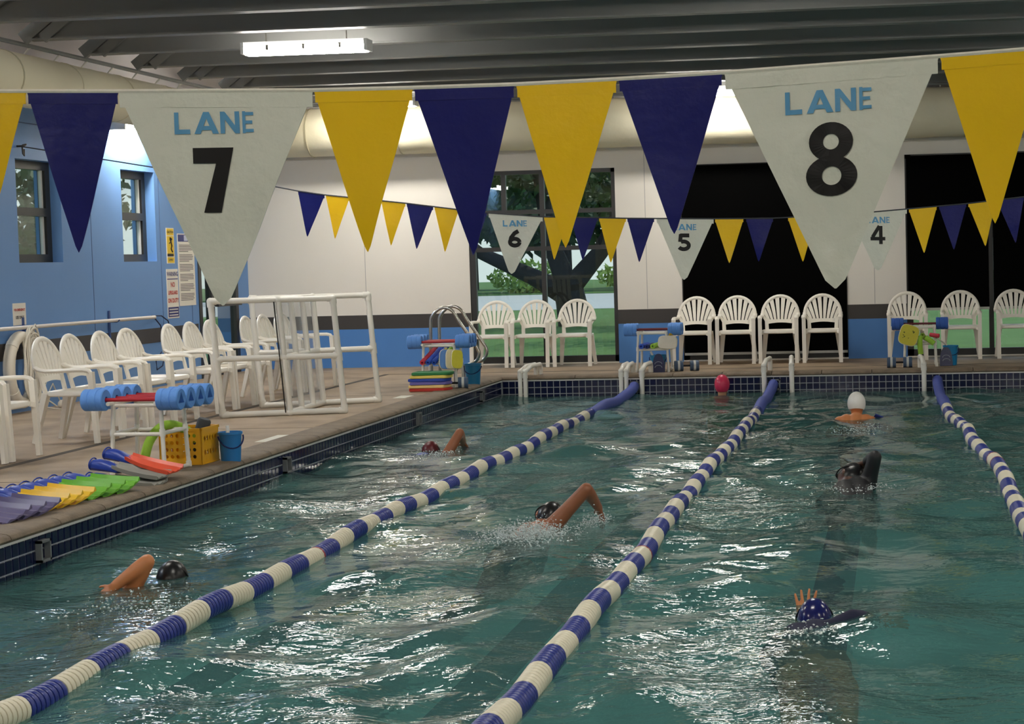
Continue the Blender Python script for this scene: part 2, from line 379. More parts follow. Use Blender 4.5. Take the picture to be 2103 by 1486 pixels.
# glazed door in the left wall
dr = thing('door_1', None, None); dr['kind'] = 'structure'
f = MB(); xd = WALLX-.02
for yy in (DR[0], DR[0]+.44, DR[1]-.10): f.span((xd-.06, yy, 0), (xd+.03, yy+.10, DR[3]))
f.span((xd-.06, DR[0], DR[3]-.08), (xd+.03, DR[1], DR[3]))
part(f, 'door_frame', m_alu, dr, False)
for a, b_ in ((DR[0]+.10, DR[0]+.44), (DR[0]+.54, DR[1]-.10)):
    part(MB().span((xd-.02, a, .10), (xd-.014, b_, DR[3]-.08)), 'door_pane', m_glass, dr, False)
    part(MB().span((xd-.05, a, .0), (xd+.02, b_, .16)), 'kick_rail', m_alu, dr, False)
pb = part(MB().span((xd+.05, DR[0]+.50, .93), (xd+.10, DR[1]-.06, 1.01)), 'push_bar', m_alu, dr, False)
part(MB().span((xd-.0, DR[0]+.51, .94), (xd+.06, DR[0]+.55, 1.0)).span((xd, DR[1]-.12, .94), (xd+.06, DR[1]-.08, 1.0)), 'bracket', m_alu, pb)

# ---- end wall with three big windows
W1 = (-5.905, -3.83, .02, 2.69); W2 = (-2.93, -.667, .02, 2.70); W3 = (.135, 2.55, .02, 2.745)
w = MB(); yb = WALLY+.25
xs_ = [WALLX-.3, W1[0], W1[1], W2[0], W2[1], W3[0], W3[1], RX]
for i in range(0, 8, 2): w.span((xs_[i], WALLY, -.2), (xs_[i+1], yb, RZ))
for a in (W1, W2, W3): w.span((a[0], WALLY, a[3]), (a[1], yb, RZ)); w.span((a[0], WALLY, -.2), (a[1], yb, a[2]))
wb_ = struct(w, 'wall_back', m_white_wall)
bb, bl = MB(), MB()
for i in range(0, 8, 2):
    lo = max(xs_[i], WALLX)
    bb.span((lo, WALLY-.004, .54), (xs_[i+1], WALLY+.01, .735)); bl.span((lo, WALLY-.003, 0), (xs_[i+1], WALLY+.01, .54))
struct(bb, 'trim_2', m_black_band); struct(bl, 'trim_3', m_blue_low)
for X in (-7.4, -3.42, -.30, 4.2): part(MB().span((X, WALLY-.002, .74), (X+.008, WALLY+.01, 3.3)), 'panel_seam', M('seam_white', (176, 172, 168), .6), wb_)
part(MB().span((WALLX, WALLY-.05, 2.92), (RX, WALLY, 2.98)), 'wall_ledge', m_white_wall, wb_)
def big_window(nm, a, verts, hors, panes):
    t = thing(nm, None, None); t['kind'] = 'structure'
    f = MB(); y0, y1 = WALLY+.02, WALLY+.10; fw = .055
    f.span((a[0], y0, a[2]), (a[0]+fw+.03, y1, a[3])); f.span((a[1]-fw, y0, a[2]), (a[1], y1, a[3]))
    f.span((a[0], y0, a[3]-fw), (a[1], y1, a[3])); f.span((a[0], y0, a[2]), (a[1], y1, a[2]+.09))
    part(f, 'window_frame', m_alu, t, False)
    for x, z0, z1 in verts: part(MB().span((x-.032, y0+.005, z0), (x+.032, y1, z1)), 'mullion', m_alu, t, False)
    for z, x0, x1 in hors: part(MB().span((x0, y0+.007, z-.03), (x1, y1, z+.03)), 'transom', m_alu, t, False)
    for x0, x1, z0, z1 in panes: part(MB().span((x0, y0+.045, z0), (x1, y0+.051, z1)), 'pane', m_glass, t, False)
a = W1
big_window('window_3', a, [(-4.86, a[2], a[3]), (-5.40, 2.117, a[3])], [(2.117, a[0], a[1]), (1.606, a[0], a[1])],
    [(a[0], -5.4, 2.117, a[3]), (-5.4, -4.86, 2.117, a[3]), (-4.86, a[1], 2.117, a[3]),
     (a[0], -4.86, 1.606, 2.117), (-4.86, a[1], 1.606, 2.117), (a[0], -4.86, a[2], 1.606), (-4.86, a[1], a[2], 1.606)])
a = W2
big_window('window_4', a, [(-1.8, a[2], a[3])], [(2.117, a[0], a[1])], [(a[0], -1.8, a[2], a[3]), (-1.8, a[1], a[2], a[3])])
a = W3
big_window('window_5', a, [(1.27, a[2], a[3])], [(2.117, a[0], a[1])], [(a[0], 1.27, a[2], a[3]), (1.27, a[1], a[2], a[3])])
def shade(x0, x1, z0, z1, label):
    t = thing('roller_shade', label, 'window shade', ((x0+x1)/2, WALLY-.02, z0))
    hx = (x1-x0)/2
    part(MB().span((-hx, -.003, 0), (hx, .0, z1-z0)), 'shade_cloth', m_shade, t, False)
    part(MB().span((-hx, -.012, -.03), (hx, .006, .004)), 'hem_bar', m_hem, t, False)
    part(MB().tube([(-hx, 0, z1-z0), (hx, 0, z1-z0)], .026, 12), 'roller_tube', m_shade, t)
shade(W2[0]+.02, W2[1]-.01, .115, 2.66, 'black roller shade pulled nearly to the sill behind four white chairs')
shade(W3[0]+.02, 1.24, .665, 2.70, 'black roller shade stopped above the grass view, beside the LANE 4 pier')
shade(1.30, W3[1]-.02, .665, 2.70, 'black roller shade on the second half of the widest window')
# ---- unseen sides of the hall
struct(MB().span((RX, NY, -.2), (RX+.2, yb, RZ)), 'wall_right', m_white_wall)
struct(MB().span((WALLX-.3, NY-.2, -.2), (RX+.2, NY, RZ)), 'wall_near', m_white_wall)

# ---- roof and joists
ceil = struct(MB().span((WALLX-.6, NY-.2, RZ), (RX+.2, WALLY+2.6, RZ+.15)), 'ceiling', m_roof)  # overhang past the end wall is added to keep sun out of the windows
JB = 3.67
def joist_meshes():
    b = MB(); x0, x1, h = -8.20, RX, RZ-JB
    poly = [(x0, JB), (x1, JB), (x1, RZ), (x0+.60, RZ)]
    n = 4; vs = [(x, s*.035, z) for s in (-1, 1) for x, z in poly]
    b.add(vs, [(0,1,2,3),(7,6,5,4)] + [(k, n+k, n+(k+1) % 4, (k+1) % 4) for k in range(4)])
    fl = MB().span((x0+.02, -.075, JB-.012), (x1, .075, JB))
    u = Vector((.60, 0, h)).normalized()
    br = MB().beam(Vector((x0-.03, -.05, JB)), Vector((x0+.57, -.05, RZ)), (.12, .05), (.12, .05), up=(0, 1, 0))
    lp = MB().beam(Vector((x0+.17, -.05, JB)), Vector((x0+.77, -.05, RZ)), (.10, .04), (.10, .04), up=(0, 1, 0))  # added strip, shaped after light spilling on the slanted joist end
    return [m.mesh(nm, mt, False) for m, nm, mt in ((b, 'joist', m_joist), (fl, 'flange', m_joist), (br, 'end_brace', m_joist), (lp, 'light_spill_strip', m_joist))]
jm = joist_meshes()
for k in range(-9, 7):
    y = 16.87 + 1.3*k
    o = obj('joist', jm[0], ceil); o.location = (0, y, 0)
    for m_, n_ in ((jm[1], 'flange'), (jm[2], 'end_brace'), (jm[3], 'light_spill_strip')): obj(n_, m_, o)
# ---- fabric ducts on hanging rails
def duct(name, pts, r, label, rail, hang, group=None):
    t = thing(name, label, 'air duct', (0, 0, 0)); tot = []
    a, b_ = Vector(pts[0]), Vector(pts[1]); L = (b_-a).length; n = int(L/.18); rnd = random.Random(len(name)+int(r*100))
    path, rad = [], []
    for i in range(n+1):
        path.append(a + (b_-a)*(i/n)); rad.append(r*(1 + .012*rnd.uniform(-1, 1)))
    part(MB().tube(path, rad, 28), 'fabric_sleeve', m_duct, t, True)
    for i in range(6, n, 7):
        part(MB().tube([path[i]-(b_-a).normalized()*.008, path[i]+(b_-a).normalized()*.008], r*1.022, 28), 'hoop', M('duct_hoop', (198, 190, 160), .7), t)
    ra, rb = Vector(rail[0]), Vector(rail[1])
    part(MB().tube([ra, rb], .022, 6), 'hanging_rail', m_joist, t)
    nh = int((rb-ra).length/.62)
    for i in range(nh):
        p = ra + (rb-ra)*((i+.5)/nh); q = a + (b_-a)*((i+.5)/nh) + Vector((0, 0, r*.97))
        part(MB().tube([p, q], [.012, .006], 6), 'hanger', m_pvc, t)
    return t
duct('fabric_duct', ((-8.30, NY+.2, 3.29), (-8.30, 24.2, 3.29)), .25, 'cream fabric air duct hung along the blue wall', ((-8.25, NY+.2, 3.625), (-8.25, 24.3, 3.625)), 1)
duct('fabric_duct', ((WALLX+.06, 24.68, 3.27), (RX-.1, 24.68, 3.27)), .33, 'wide white fabric air duct hung across the windowed end wall', ((WALLX+.06, 24.68, 3.645), (RX-.1, 24.68, 3.645)), 1)

# ---- linear lamps
def lamp_proto(L=1.22):
    h = MB().box((0, 0, .045), (L, .18, .05)); 
    for s in (-1, 1): h.box((s*L/2, 0, .01), (.03, .22, .11))
    dp = [(-.105, .02), (-.098, -.03), (-.06, -.052), (.06, -.052), (.098, -.03), (.105, .02)]
    D = MB(); n = len(dp); vs = [(x, y, z) for x in (-L/2+.015, L/2-.015) for y, z in dp]
    D.add(vs, [tuple(range(n)), tuple(reversed(range(n, 2*n)))] + [(k, n+k, n+(k+1) % n, (k+1) % n) for k in range(n)])
    cl = MB()
    for x in (-.36, 0, .36): cl.box((x, .107, .01), (.025, .012, .05)); cl.box((x, -.107, .01), (.025, .012, .05))
    hg = MB().tube([(-.4, 0, .07), (-.4, 0, .16)], .006, 6).tube([(.4, 0, .07), (.4, 0, .16)], .006, 6)
    return [('housing', h.mesh('housing', m_lampbody, False), []), ('diffuser', D.mesh('diffuser', m_lamp, True, 60), []),
            ('clip', cl.mesh('clip', m_steel, False), []), ('suspension_rod', hg.mesh('suspension_rod', m_steel), [])]
LP = lamp_proto()
LPO = [(q[0]+'_offscreen' if q[0] == 'diffuser' else q[0], q[1], q[2]) for q in LP]      # the same lamp, hung outside the picture
LZ = 3.555
place(LP, 'ceiling_lamp', 'glowing linear lamp hung below the joists above the white tube stand', 'lamp', (-5.65, 17.45, LZ), .02, 'linear ceiling lamps')
# the grid that the lamp in the picture belongs to, carried on overhead and behind the camera
for X, ys in ((-5.65, (11.2, 5.0, -1.2)), (-1.2, (14.1, 7.9, 1.7)), (3.25, (17.45, 11.2, 5.0, -1.2)), (7.7, (14.1, 7.9, 1.7))):
    for Y in ys:
        place(LPO, 'ceiling_lamp_offscreen', 'linear lamp hung from the joists over the swimming lanes', 'lamp', (X, Y, LZ), 0, 'linear ceiling lamps')
# two lamps behind the large pennants: they light the duct between the pennants
for X, lb in ((-6.85, 'linear lamp close to the white duct, near the corner with the blue wall'), (-2.3, 'linear lamp close to the white duct, above the black shaded window')):
    place(LP, 'ceiling_lamp', lb, 'lamp', (X, 23.75, LZ), 0, 'linear ceiling lamps')
# lamps along the blue wall: one in the picture, two further on whose row shows mirrored in the clear window
for Y in (21.1, 15.2, 9.3):
    off = Y < 20
    place([q for q in (LPO if off else LP) if q[0] != 'suspension_rod'], 'wall_lamp_offscreen' if off else 'wall_lamp', 'linear lamp mounted high on the blue wall below the duct', 'lamp', (WALLX+.16, Y, 3.12), PI/2, 'wall lamps along the blue wall')
    struct(MB().span((WALLX-.01, Y-.3, 3.17), (WALLX+.13, Y+.3, 3.20)), 'trim_lamp_bracket', m_lampbody)

# ================================================================== OUTDOORS
m_grass = M('lawn', (92, 126, 58), .9, .35, 1.2, .5, 30, dirt=(84, 120, 50), dscale=.35)
m_road = M('pale_pavement', (206, 200, 196), .8, .08, .6)
m_bark = M('bark', (52, 44, 38), .9, .3, 6, .6, 20)
m_leaf = M('leaf_dark', (52, 84, 34), .55, .5, .8)
m_leaf2 = M('leaf_bright', (150, 176, 74), .6, .4, .6)
g = MB().span((-60, WALLY+.28, -.3), (60, 56, -.10)).span((-60, 80, -.3), (60, 130, -.06))
g.span((-60, -20, -.3), (WALLX-.35, WALLY+.28, -.10))
struct(g, 'lawn', m_grass)
struct(MB().span((-60, 56, -.3), (60, 80, -.09)), 'driveway', m_road)
def leaves(n, boxes, size, seed):
    rnd = random.Random(seed); mb = MB()
    for _ in range(n):
        c, r = boxes[rnd.randrange(len(boxes))]
        while True:
            q = Vector((rnd.uniform(-1, 1), rnd.uniform(-1, 1), rnd.uniform(-1, 1)))
            if q.length <= 1: break
        p = Vector(c) + Vector((q.x*r[0], q.y*r[1], q.z*r[2]))
        u = Vector((rnd.gauss(0, 1), rnd.gauss(0, 1), rnd.gauss(0, 1))).normalized(); w = u.orthogonal().normalized(); s = size*rnd.uniform(.6, 1.4)
        mb.add([p-u*s, p+w*s*.45, p+u*s, p-w*s*.45], [(0, 1, 2, 3)])
    return mb
def tree(x, y, h, label, seed, branch, crowns, n, size, mat=None, group='trees beyond the lawn'):
    t = thing('tree', label, 'tree', (x, y, -.1), 0, group)
    for i, b_ in enumerate(branch):
        part(MB().tube([p for p, r in b_], [r for p, r in b_], 10), 'trunk' if i == 0 else 'branch', m_bark, t)
    o = part(leaves(n, crowns, size, seed), 'foliage', mat or m_leaf, t, False); o['kind'] = 'stuff'
tree(-7.5, 42.0, 8, 'dark forked tree standing on the lawn outside the clear window', 1,
     [[((.1, 0, 0), .42), ((0, 0, .55), .36), ((-.1, 0, 1.1), .34)], [((-.05, 0, .7), .28), ((-.9, .2, 1.15), .2), ((-2.2, .3, 1.75), .14), ((-3.2, .3, 2.6), .08)],
      [((-.1, 0, 1.0), .26), ((-.5, .2, 2.0), .2), ((-.7, .2, 3.4), .15), ((-1.2, 0, 6), .1)], [((0, 0, .9), .26), ((.7, .1, 1.7), .2), ((1.3, .2, 2.9), .16), ((2, 0, 5.5), .1)]],
     [((-3.2, 0, 3.9), (2.2, 2, 1.6)), ((0, .5, 4.6), (3.4, 2.5, 1.7)), ((2.6, 0, 4.3), (2.2, 2, 1.5)), ((-3.9, -.6, 2.2), (1.0, 1.2, 1.6)), ((-3.6, 0, 1.2), (.8, 1, .9)), ((0, 1, 6.8), (4, 3, 2)), ((-1, 1.5, 3.6), (4.5, 2, 1.3))], 10500, .14)
tree(-4.2, 36.2, 7, 'leafy tree beside the forked tree on the lawn', 5,
     [[((0, 0, 0), .2), ((0, 0, 2.4), .15), ((.1, 0, 4.5), .1)]], [((0, 0, 4.2), (1.8, 1.8, 1.7)), ((.2, 0, 6), (1.9, 1.9, 1.6)), ((1.5, 0, 3.3), (1.2, 1.4, 1))], 2400, .12)
for i, (X, Y, H, br) in enumerate(((-29, 87, 11, 0), (-22.5, 96, 13, 0), (-16, 88, 12, 0), (-9.5, 97, 13, 0), (-3, 88, 12, 0), (4, 96, 12, 0))):
    tree(X, Y, H, 'dense tree in the row beyond the pale driveway', 20+i, [[((0, 0, 0), .4), ((0, 0, H*.5), .3), ((.2, 0, H*.8), .15)]],
         [((0, 0, H*.62), (4.2, 3, H*.36)), ((-1.5, -.5, H*.35), (3, 2.5, H*.2)), ((2, 0, H*.4), (2.9, 2.5, H*.22))], 5200, .38)
for i, X in enumerate((-26.5, -21.5, -16.5, -11.5, -6.5)):
    tree(X, 83+.4*(i % 2), 2, 'low sunlit shrub along the driveway edge', 40+i, [[((0, 0, 0), .08), ((0, 0, .7), .05)]], [((0, 0, .75), (2.2, 1, .75))], 900, .16, m_leaf2, 'shrubs along the driveway')
tree(-16.5, 36.5, 8, 'tree outside the narrow windows of the blue wall', 60, [[((0, 0, 0), .3), ((0, 0, 3), .22), ((.3, .2, 6), .12)], [((0, 0, 2), .15), ((-1, -1, 4), .1)]],
     [((0, 0, 4.5), (2.4, 3, 2.2)), ((0, -2, 2.8), (1.5, 2, 1.2))], 2200, .14)

# ================================================================== FLAG STRINGS
def stroke(mb, pts, w, f):
    """flat ribbon along pts (2-D), mapped to space by f(x, y)"""
    pts = [Vector((p[0], p[1])) for p in pts]; n = len(pts); A, B = [], []
    for i, p in enumerate(pts):
        d0 = (pts[i]-pts[i-1]) if i else (pts[1]-pts[0]); d1 = (pts[i+1]-pts[i]) if i < n-1 else d0
        t = (d0.normalized()+d1.normalized()); t = t.normalized() if t.length > 1e-6 else d1.normalized()
        nn = Vector((-t.y, t.x)); k = max(.5, nn.dot(Vector((-d1.y, d1.x)).normalized())); q = nn*(w/2/k)
        A.append(p+q); B.append(p-q)
    mb.add([f(p.x, p.y) for p in A] + [f(p.x, p.y) for p in B], [(i, i+1, n+i+1, n+i) for i in range(n-1)])
def dens(pts, m=6):
    o = []
    for a, b_ in zip(pts, pts[1:]): o += [(a[0]+(b_[0]-a[0])*k/m, a[1]+(b_[1]-a[1])*k/m) for k in range(m)]
    return o + [pts[-1]]
def arc(cx, cy, rx, ry, a0, a1, n=24): return [(cx+rx*math.cos(math.radians(a0+(a1-a0)*i/n)), cy+ry*math.sin(math.radians(a0+(a1-a0)*i/n))) for i in range(n+1)]
GL = {  # strokes in a unit cell (x 0..1 right, y 0..1 up); w = stroke width
 'L': (.26, [[(.13, 1), (.13, 0)], [(.05, .11), (.92, .11)]]), 'A': (.24, [[(.5, 1.02), (.10, 0)], [(.5, 1.02), (.90, 0)], [(.22, .30), (.78, .30)]]),
 'N': (.24, [[(.12, 0), (.12, 1)], [(.16, .92), (.84, .08)], [(.88, 0), (.88, 1)]]), 'E': (.25, [[(.13, 0), (.13, 1)], [(.05, .885), (.9, .885)], [(.05, .5), (.8, .5)], [(.05, .115), (.9, .115)]]),
 '7': (.36, [[(0, .88), (.98, .88)], [(.80, 1.0), (.40, 0)]]), '8': (.36, [arc(.5, .73, .31, .15, 90, 450), arc(.5, .27, .32, .165, 90, 450)]),
 '6': (.28, [arc(.5, .30, .34, .19, 0, 360), [(.78, .93), (.5, .80), (.25, .55), (.17, .30)]]), '5': (.27, [[(.22, .88), (.86, .88)], [(.28, .95), (.22, .52)], arc(.45, .33, .36, .215, 120, -150)]),
 '4': (.24, [[(.62, 1.0), (.14, .38)], [(.0, .30), (1.0, .30)], [(.70, 1), (.70, 0)]])}
def glyph(mb, ch, x, y, w, h, f):
    if ch == '7':
        q = [(0, 1), (1, 1), (.64, 0), (.22, 0), (.56, .76), (0, .76)]; q = [(x+a*w, y+b_*h) for a, b_ in q]
        mb.add([f(*p) for p in q], [(0, 4, 5), (0, 1, 4), (1, 2, 4), (2, 3, 4)]); return
    if ch == 'A':
        for q in ([(0, 0), (.25, 0), (.5, .70), (.5, 1), (.385, 1)], [(1, 0), (.75, 0), (.5, .70), (.5, 1), (.615, 1)], [(.30, .17), (.70, .17), (.62, .36), (.38, .36)]):
            mb.add([f(x+a*w, y+b_*h) for a, b_ in q], [tuple(range(len(q)))])
        return
    if ch == '8':
        n = 32
        for cx, cy, ax, ay, bx, by in ((.5, .735, .42, .265, .15, .105), (.5, .275, .49, .275, .185, .125)):
            vs = [(x+w*(cx+p*math.cos(2*PI*k/n)), y+h*(cy+q*math.sin(2*PI*k/n))) for p, q in ((ax, ay), (bx, by)) for k in range(n)]
            mb.add([f(*p) for p in vs], [(k, (k+1) % n, n+(k+1) % n, n+k) for k in range(n)])
        return
    sw, sts = GL[ch]
    for s in sts: stroke(mb, dens([(x+p[0]*w, y+p[1]*h) for p in s], 5 if len(s) < 5 else 1), sw*w, f)
def pennant(name, label, cat, tl, tr, tip, mat, wave, seed, group, num=None, txt=None, dig=None, tipw=.03, crinkle=0.0):
    """hanging vinyl triangle between three points in the plane of its string"""
    tl, tr, tip = Vector(tl), Vector(tr), Vector(tip); Y = tl.y; mid = (tl+tr)/2
    t = thing(name, label, cat, tuple(mid), 0, group); rnd = random.Random(seed); a1, a2, a3 = [rnd.uniform(0, 6.28) for _ in range(3)]
    H = (mid-tip).length
    def off(x, z):
        v = max(0, min(1, (mid.z-z)/H))
        o = wave*v*(math.sin((x-mid.x)*9+a1) + .6*math.sin((x-mid.x)*21+z*8+a2)) + wave*.5*math.sin(z*17+a3)*v
        if crinkle: o += crinkle*(math.sin(x*63+z*22+a1)*math.sin(z*48+a2)+.5*math.sin(x*120-z*40))*(.35+.65*v)
        return o
    R, C = 26, 14; vs = []
    for side in (-1, 1):
        for i in range(R+1):
            v = i/R; e = v if v < .97 else .97+(v-.97)*.6
            for k in range(C+1):
                u = k/C; ww = (1-v)*(1-tipw)+tipw
                if v > .95: ww *= math.sqrt(max(.02, 1-((v-.95)/.05)**2))
                c = mid+(tip-mid)*v; p = c + (tr-tl)*((u-.5)*ww)
                vs.append((p.x-mid.x, off(p.x, p.z) + side*.0012, p.z-mid.z))
    n1 = (R+1)*(C+1); fs = []
    for i in range(R):
        for k in range(C):
            q = (i*(C+1)+k, i*(C+1)+k+1, (i+1)*(C+1)+k+1, (i+1)*(C+1)+k); fs.append(q); fs.append(tuple(n1+j for j in reversed(q)))
    ed = [i*(C+1) for i in range(R+1)]; er = [i*(C+1)+C for i in range(R+1)]
    for e in (ed, er): fs += [(a, b_, n1+b_, n1+a) for a, b_ in zip(e, e[1:])]
    part(MB().add(vs, fs), 'cloth', mat, t, True, 80)
    hm = MB(); dz = .032*H/.45; w = tr-tl
    e0, e1 = tl-mid, tr-mid
    hv = [(p.x+sx, sy, p.z+z) for sy in (-.0022, .0022) for p, sx in ((e0, 0.003), (e1, -.003)) for z in (.004, -dz)]
    hm.add(hv, [(0,1,3,2),(4,6,7,5),(0,4,5,1),(2,3,7,6),(0,2,6,4),(1,5,7,3)])
    part(hm, 'hem', mat, t, False)
    if num:
        f = lambda x, z: (x-mid.x, off(x, z)-.0045, z-mid.z)
        lt = MB(); A, B = txt
        ux = (B-A); 
        for i, ch in enumerate('LANE'):
            # letters along the line A -> B (lower corners), height txt_h
            s0, s1 = ((0, .21), (.245, .55), (.57, .81), (.845, 1.0))[i]
            x0 = A.x+ux.x*s0; z0 = A.z+ux.z*s0; sl_ = ux.z/ux.x
            glyph(lt, ch, 0, 0, ux.x*(s1-s0), num[1], lambda x, y, x0=x0, z0=z0: f(x0+x, z0+y+sl_*x))
        part(lt, 'lettering', m_lblue, t, False)
        dg = MB(); glyph(dg, num[0], 0, 0, dig[1], dig[2], lambda x, y: f(dig[0].x+x, dig[0].z+y+sl_*x))
        part(dg, 'numeral', m_ink, t, False)
    return t
NF = 4.9
def near(x, y): return oy(x, y, NF)
near_rope_px = [(-60, 190), (55, 190), (243, 190), (642, 188), (848, 183), (1058, 176), (1268, 165), (1484, 152), (1930, 118), (2140, 101)]
nr = [near(x, y-3) for x, y in near_rope_px]
solo(MB().tube([(WALLX+.02, NF, 2.25)] + [tuple(p) for p in nr] + [(RX-.02, NF, 2.55)], .006, 6), 'flag_rope', m_rope, 'white cord carrying the LANE 7 and LANE 8 pennants', 'rope')
def nflag(x0, y0, x1, y1, tx, ty, mat, label, seed, **k):
    return pennant('pennant', label, 'pennant', near(x0, y0), near(x1, y1), near(tx, ty), mat, .007, seed, 'pennants on the LANE 7 string', **k)
nflag(-150, 190, 54, 190, -40, 520, m_yel, 'large yellow pennant beyond the navy one that flanks number seven by the blue wall', 1)
nflag(56, 190, 243, 190, 163, 518, m_navy, 'large navy pennant flanking number seven on the blue wall side', 2)
nflag(645, 187, 848, 183, 753, 517, m_yel, 'large yellow pennant touching number seven on its pool side', 3)
nflag(850, 183, 1057, 176, 972, 521, m_navy, 'large navy pennant hanging between two large yellow ones', 4)
nflag(1060, 176, 1267, 166, 1163, 508, m_yel, 'large yellow pennant hanging between two large navy ones', 5)
nflag(1270, 165, 1484, 152, 1386, 480, m_navy, 'large navy pennant touching number eight', 6)
nflag(1931, 119, 2150, 101, 2044, 458, m_yel, 'large yellow pennant touching number eight', 7)
px = 1/ (F/NF)
t7 = nflag(243, 190, 643, 188, 458, 627, m_wvin, 'large off-white pennant printed LANE 7', 8, num=('7', 46*px), txt=(near(360, 276), near(525, 273)),
      dig=(near(402, 437), 89*px, 137*px), tipw=.055, crinkle=.0008)
t8 = nflag(1487, 152, 1928, 118, 1716, 592, m_wvin, 'large wrinkled off-white pennant printed LANE 8', 9, num=('8', 46*px), txt=(near(1613, 237), near(1793, 224)),
      dig=(near(1655, 406), 107*px, 150*px), tipw=.06, crinkle=.0022)
# far string
FF = 17.85
fr_px = [(570, 385), (612, 393), (668, 401), (833, 418), (940, 431), (1003, 438), (1115, 446), (1286, 449), (1465, 450), (1587, 449), (1735, 441), (1862, 430), (1985, 419), (2103, 405), (2240, 388)]
def fy(x):
    for (a, p), (b_, q) in zip(fr_px, fr_px[1:]):
        if a <= x <= b_: return p+(q-p)*(x-a)/(b_-a)
    return fr_px[-1][1]
anc = ox(40, 300, WALLX+.03)
solo(MB().tube([tuple(anc)] + [tuple(oy(x, y-1, FF)) for x, y in fr_px] + [(RX-.02, FF, 2.6)], .007, 6), 'flag_rope', M('dark_cord', (60, 62, 68), .8), 'thin dark cord carrying the LANE 4, 5 and 6 pennants', 'rope')
hk = MB().tube([anc+Vector((-.03, 0, 0)), anc+Vector((.03, 0, 0)), anc+Vector((.04, .03, .01)), anc+Vector((.03, .08, .02)), anc+Vector((.0, .06, .01))], .012, 6)
hk.tube([anc+Vector((.03, .0, -.01)), anc+Vector((.03, .01, -.08)), anc+Vector((.03, .035, -.10)), anc+Vector((.03, .04, -.03))], .009, 6)
solo(hk, 'rope_hook', m_alu, 'small dark hook and knot tying the pennant cord to the blue wall', 'hook')
def fflag(x0, x1, tx, ty, mat, label, seed, **k):
    return pennant('pennant', label, 'pennant', oy(x0, fy(x0), FF), oy(x1, fy(x1), FF), oy(tx, ty, FF), mat, .006, seed, 'pennants on the LANE 4 to 6 string', **k)
Y_, N_ = m_yel, m_navy
for i, (x0, x1, tx, ty, mt, lb) in enumerate((
  (612, 667, 631, 486, N_, 'small navy pennant first on the thin cord, at its bare end'), (669, 718, 688, 490, Y_, 'small yellow pennant second on the thin cord, counted from its bare end'),
  (726, 780, 749, 503, N_, 'small navy pennant third on the thin cord, counted from its bare end'), (783, 833, 803, 504, Y_, 'small yellow pennant fourth on the thin cord, counted from its bare end'),
  (835, 890, 856, 511, N_, 'small navy pennant fifth on the thin cord, counted from its bare end'), (892, 942, 914, 517, Y_, 'small yellow pennant sixth on the thin cord, counted from its bare end'),
  (945, 1000, 972, 524, N_, 'small navy pennant seventh on the thin cord, just ahead of number six'),
  (1117, 1168, 1138, 533, Y_, 'small yellow pennant just past number six'), (1172, 1228, 1197, 534, N_, 'small navy pennant second after number six'),
  (1230, 1286, 1254, 539, Y_, 'small yellow pennant third after number six'), (1288, 1344, 1313, 538, N_, 'small navy pennant touching number five'),
  (1468, 1527, 1498, 540, Y_, 'small yellow pennant touching number five'), (1532, 1588, 1558, 537, N_, 'small navy pennant second after number five'),
  (1618, 1676, 1649, 537, Y_, 'small yellow pennant third after number five'), (1680, 1738, 1708, 531, N_, 'small navy pennant touching number four'),
  (1866, 1924, 1898, 519, Y_, 'small yellow pennant touching number four'), (1928, 1985, 1959, 512, N_, 'small navy pennant second after number four, before the widest window'),
  (1988, 2045, 2024, 505, Y_, 'small yellow pennant third after number four, before the widest window'), (2047, 2103, 2086, 498, N_, 'small navy pennant fourth after number four, before the widest window'))):
    fflag(x0, x1, tx, ty, mt, lb, 100+i)
fp = 1/(F/FF)
for x0, x1, tx, ty, n_, lb in ((1003, 1115, 1050, 562, '6', 'small white pennant printed LANE 6 in front of the clear window'), (1348, 1466, 1405, 574, '5', 'small white pennant printed LANE 5 beside the black window'), (1745, 1863, 1803, 555, '4', 'small white pennant printed LANE 4 against the white pier')):
    xm = (x0+x1)/2; b0 = fy(xm)
    fflag(x0, x1, tx, ty, m_wvin, lb, 200+int(xm), num=(n_, 13*fp), txt=(oy(xm-26, b0+23, FF), oy(xm+24, b0+23, FF)), dig=(oy(xm-16, b0+66, FF), 30*fp, 37*fp), tipw=.08)

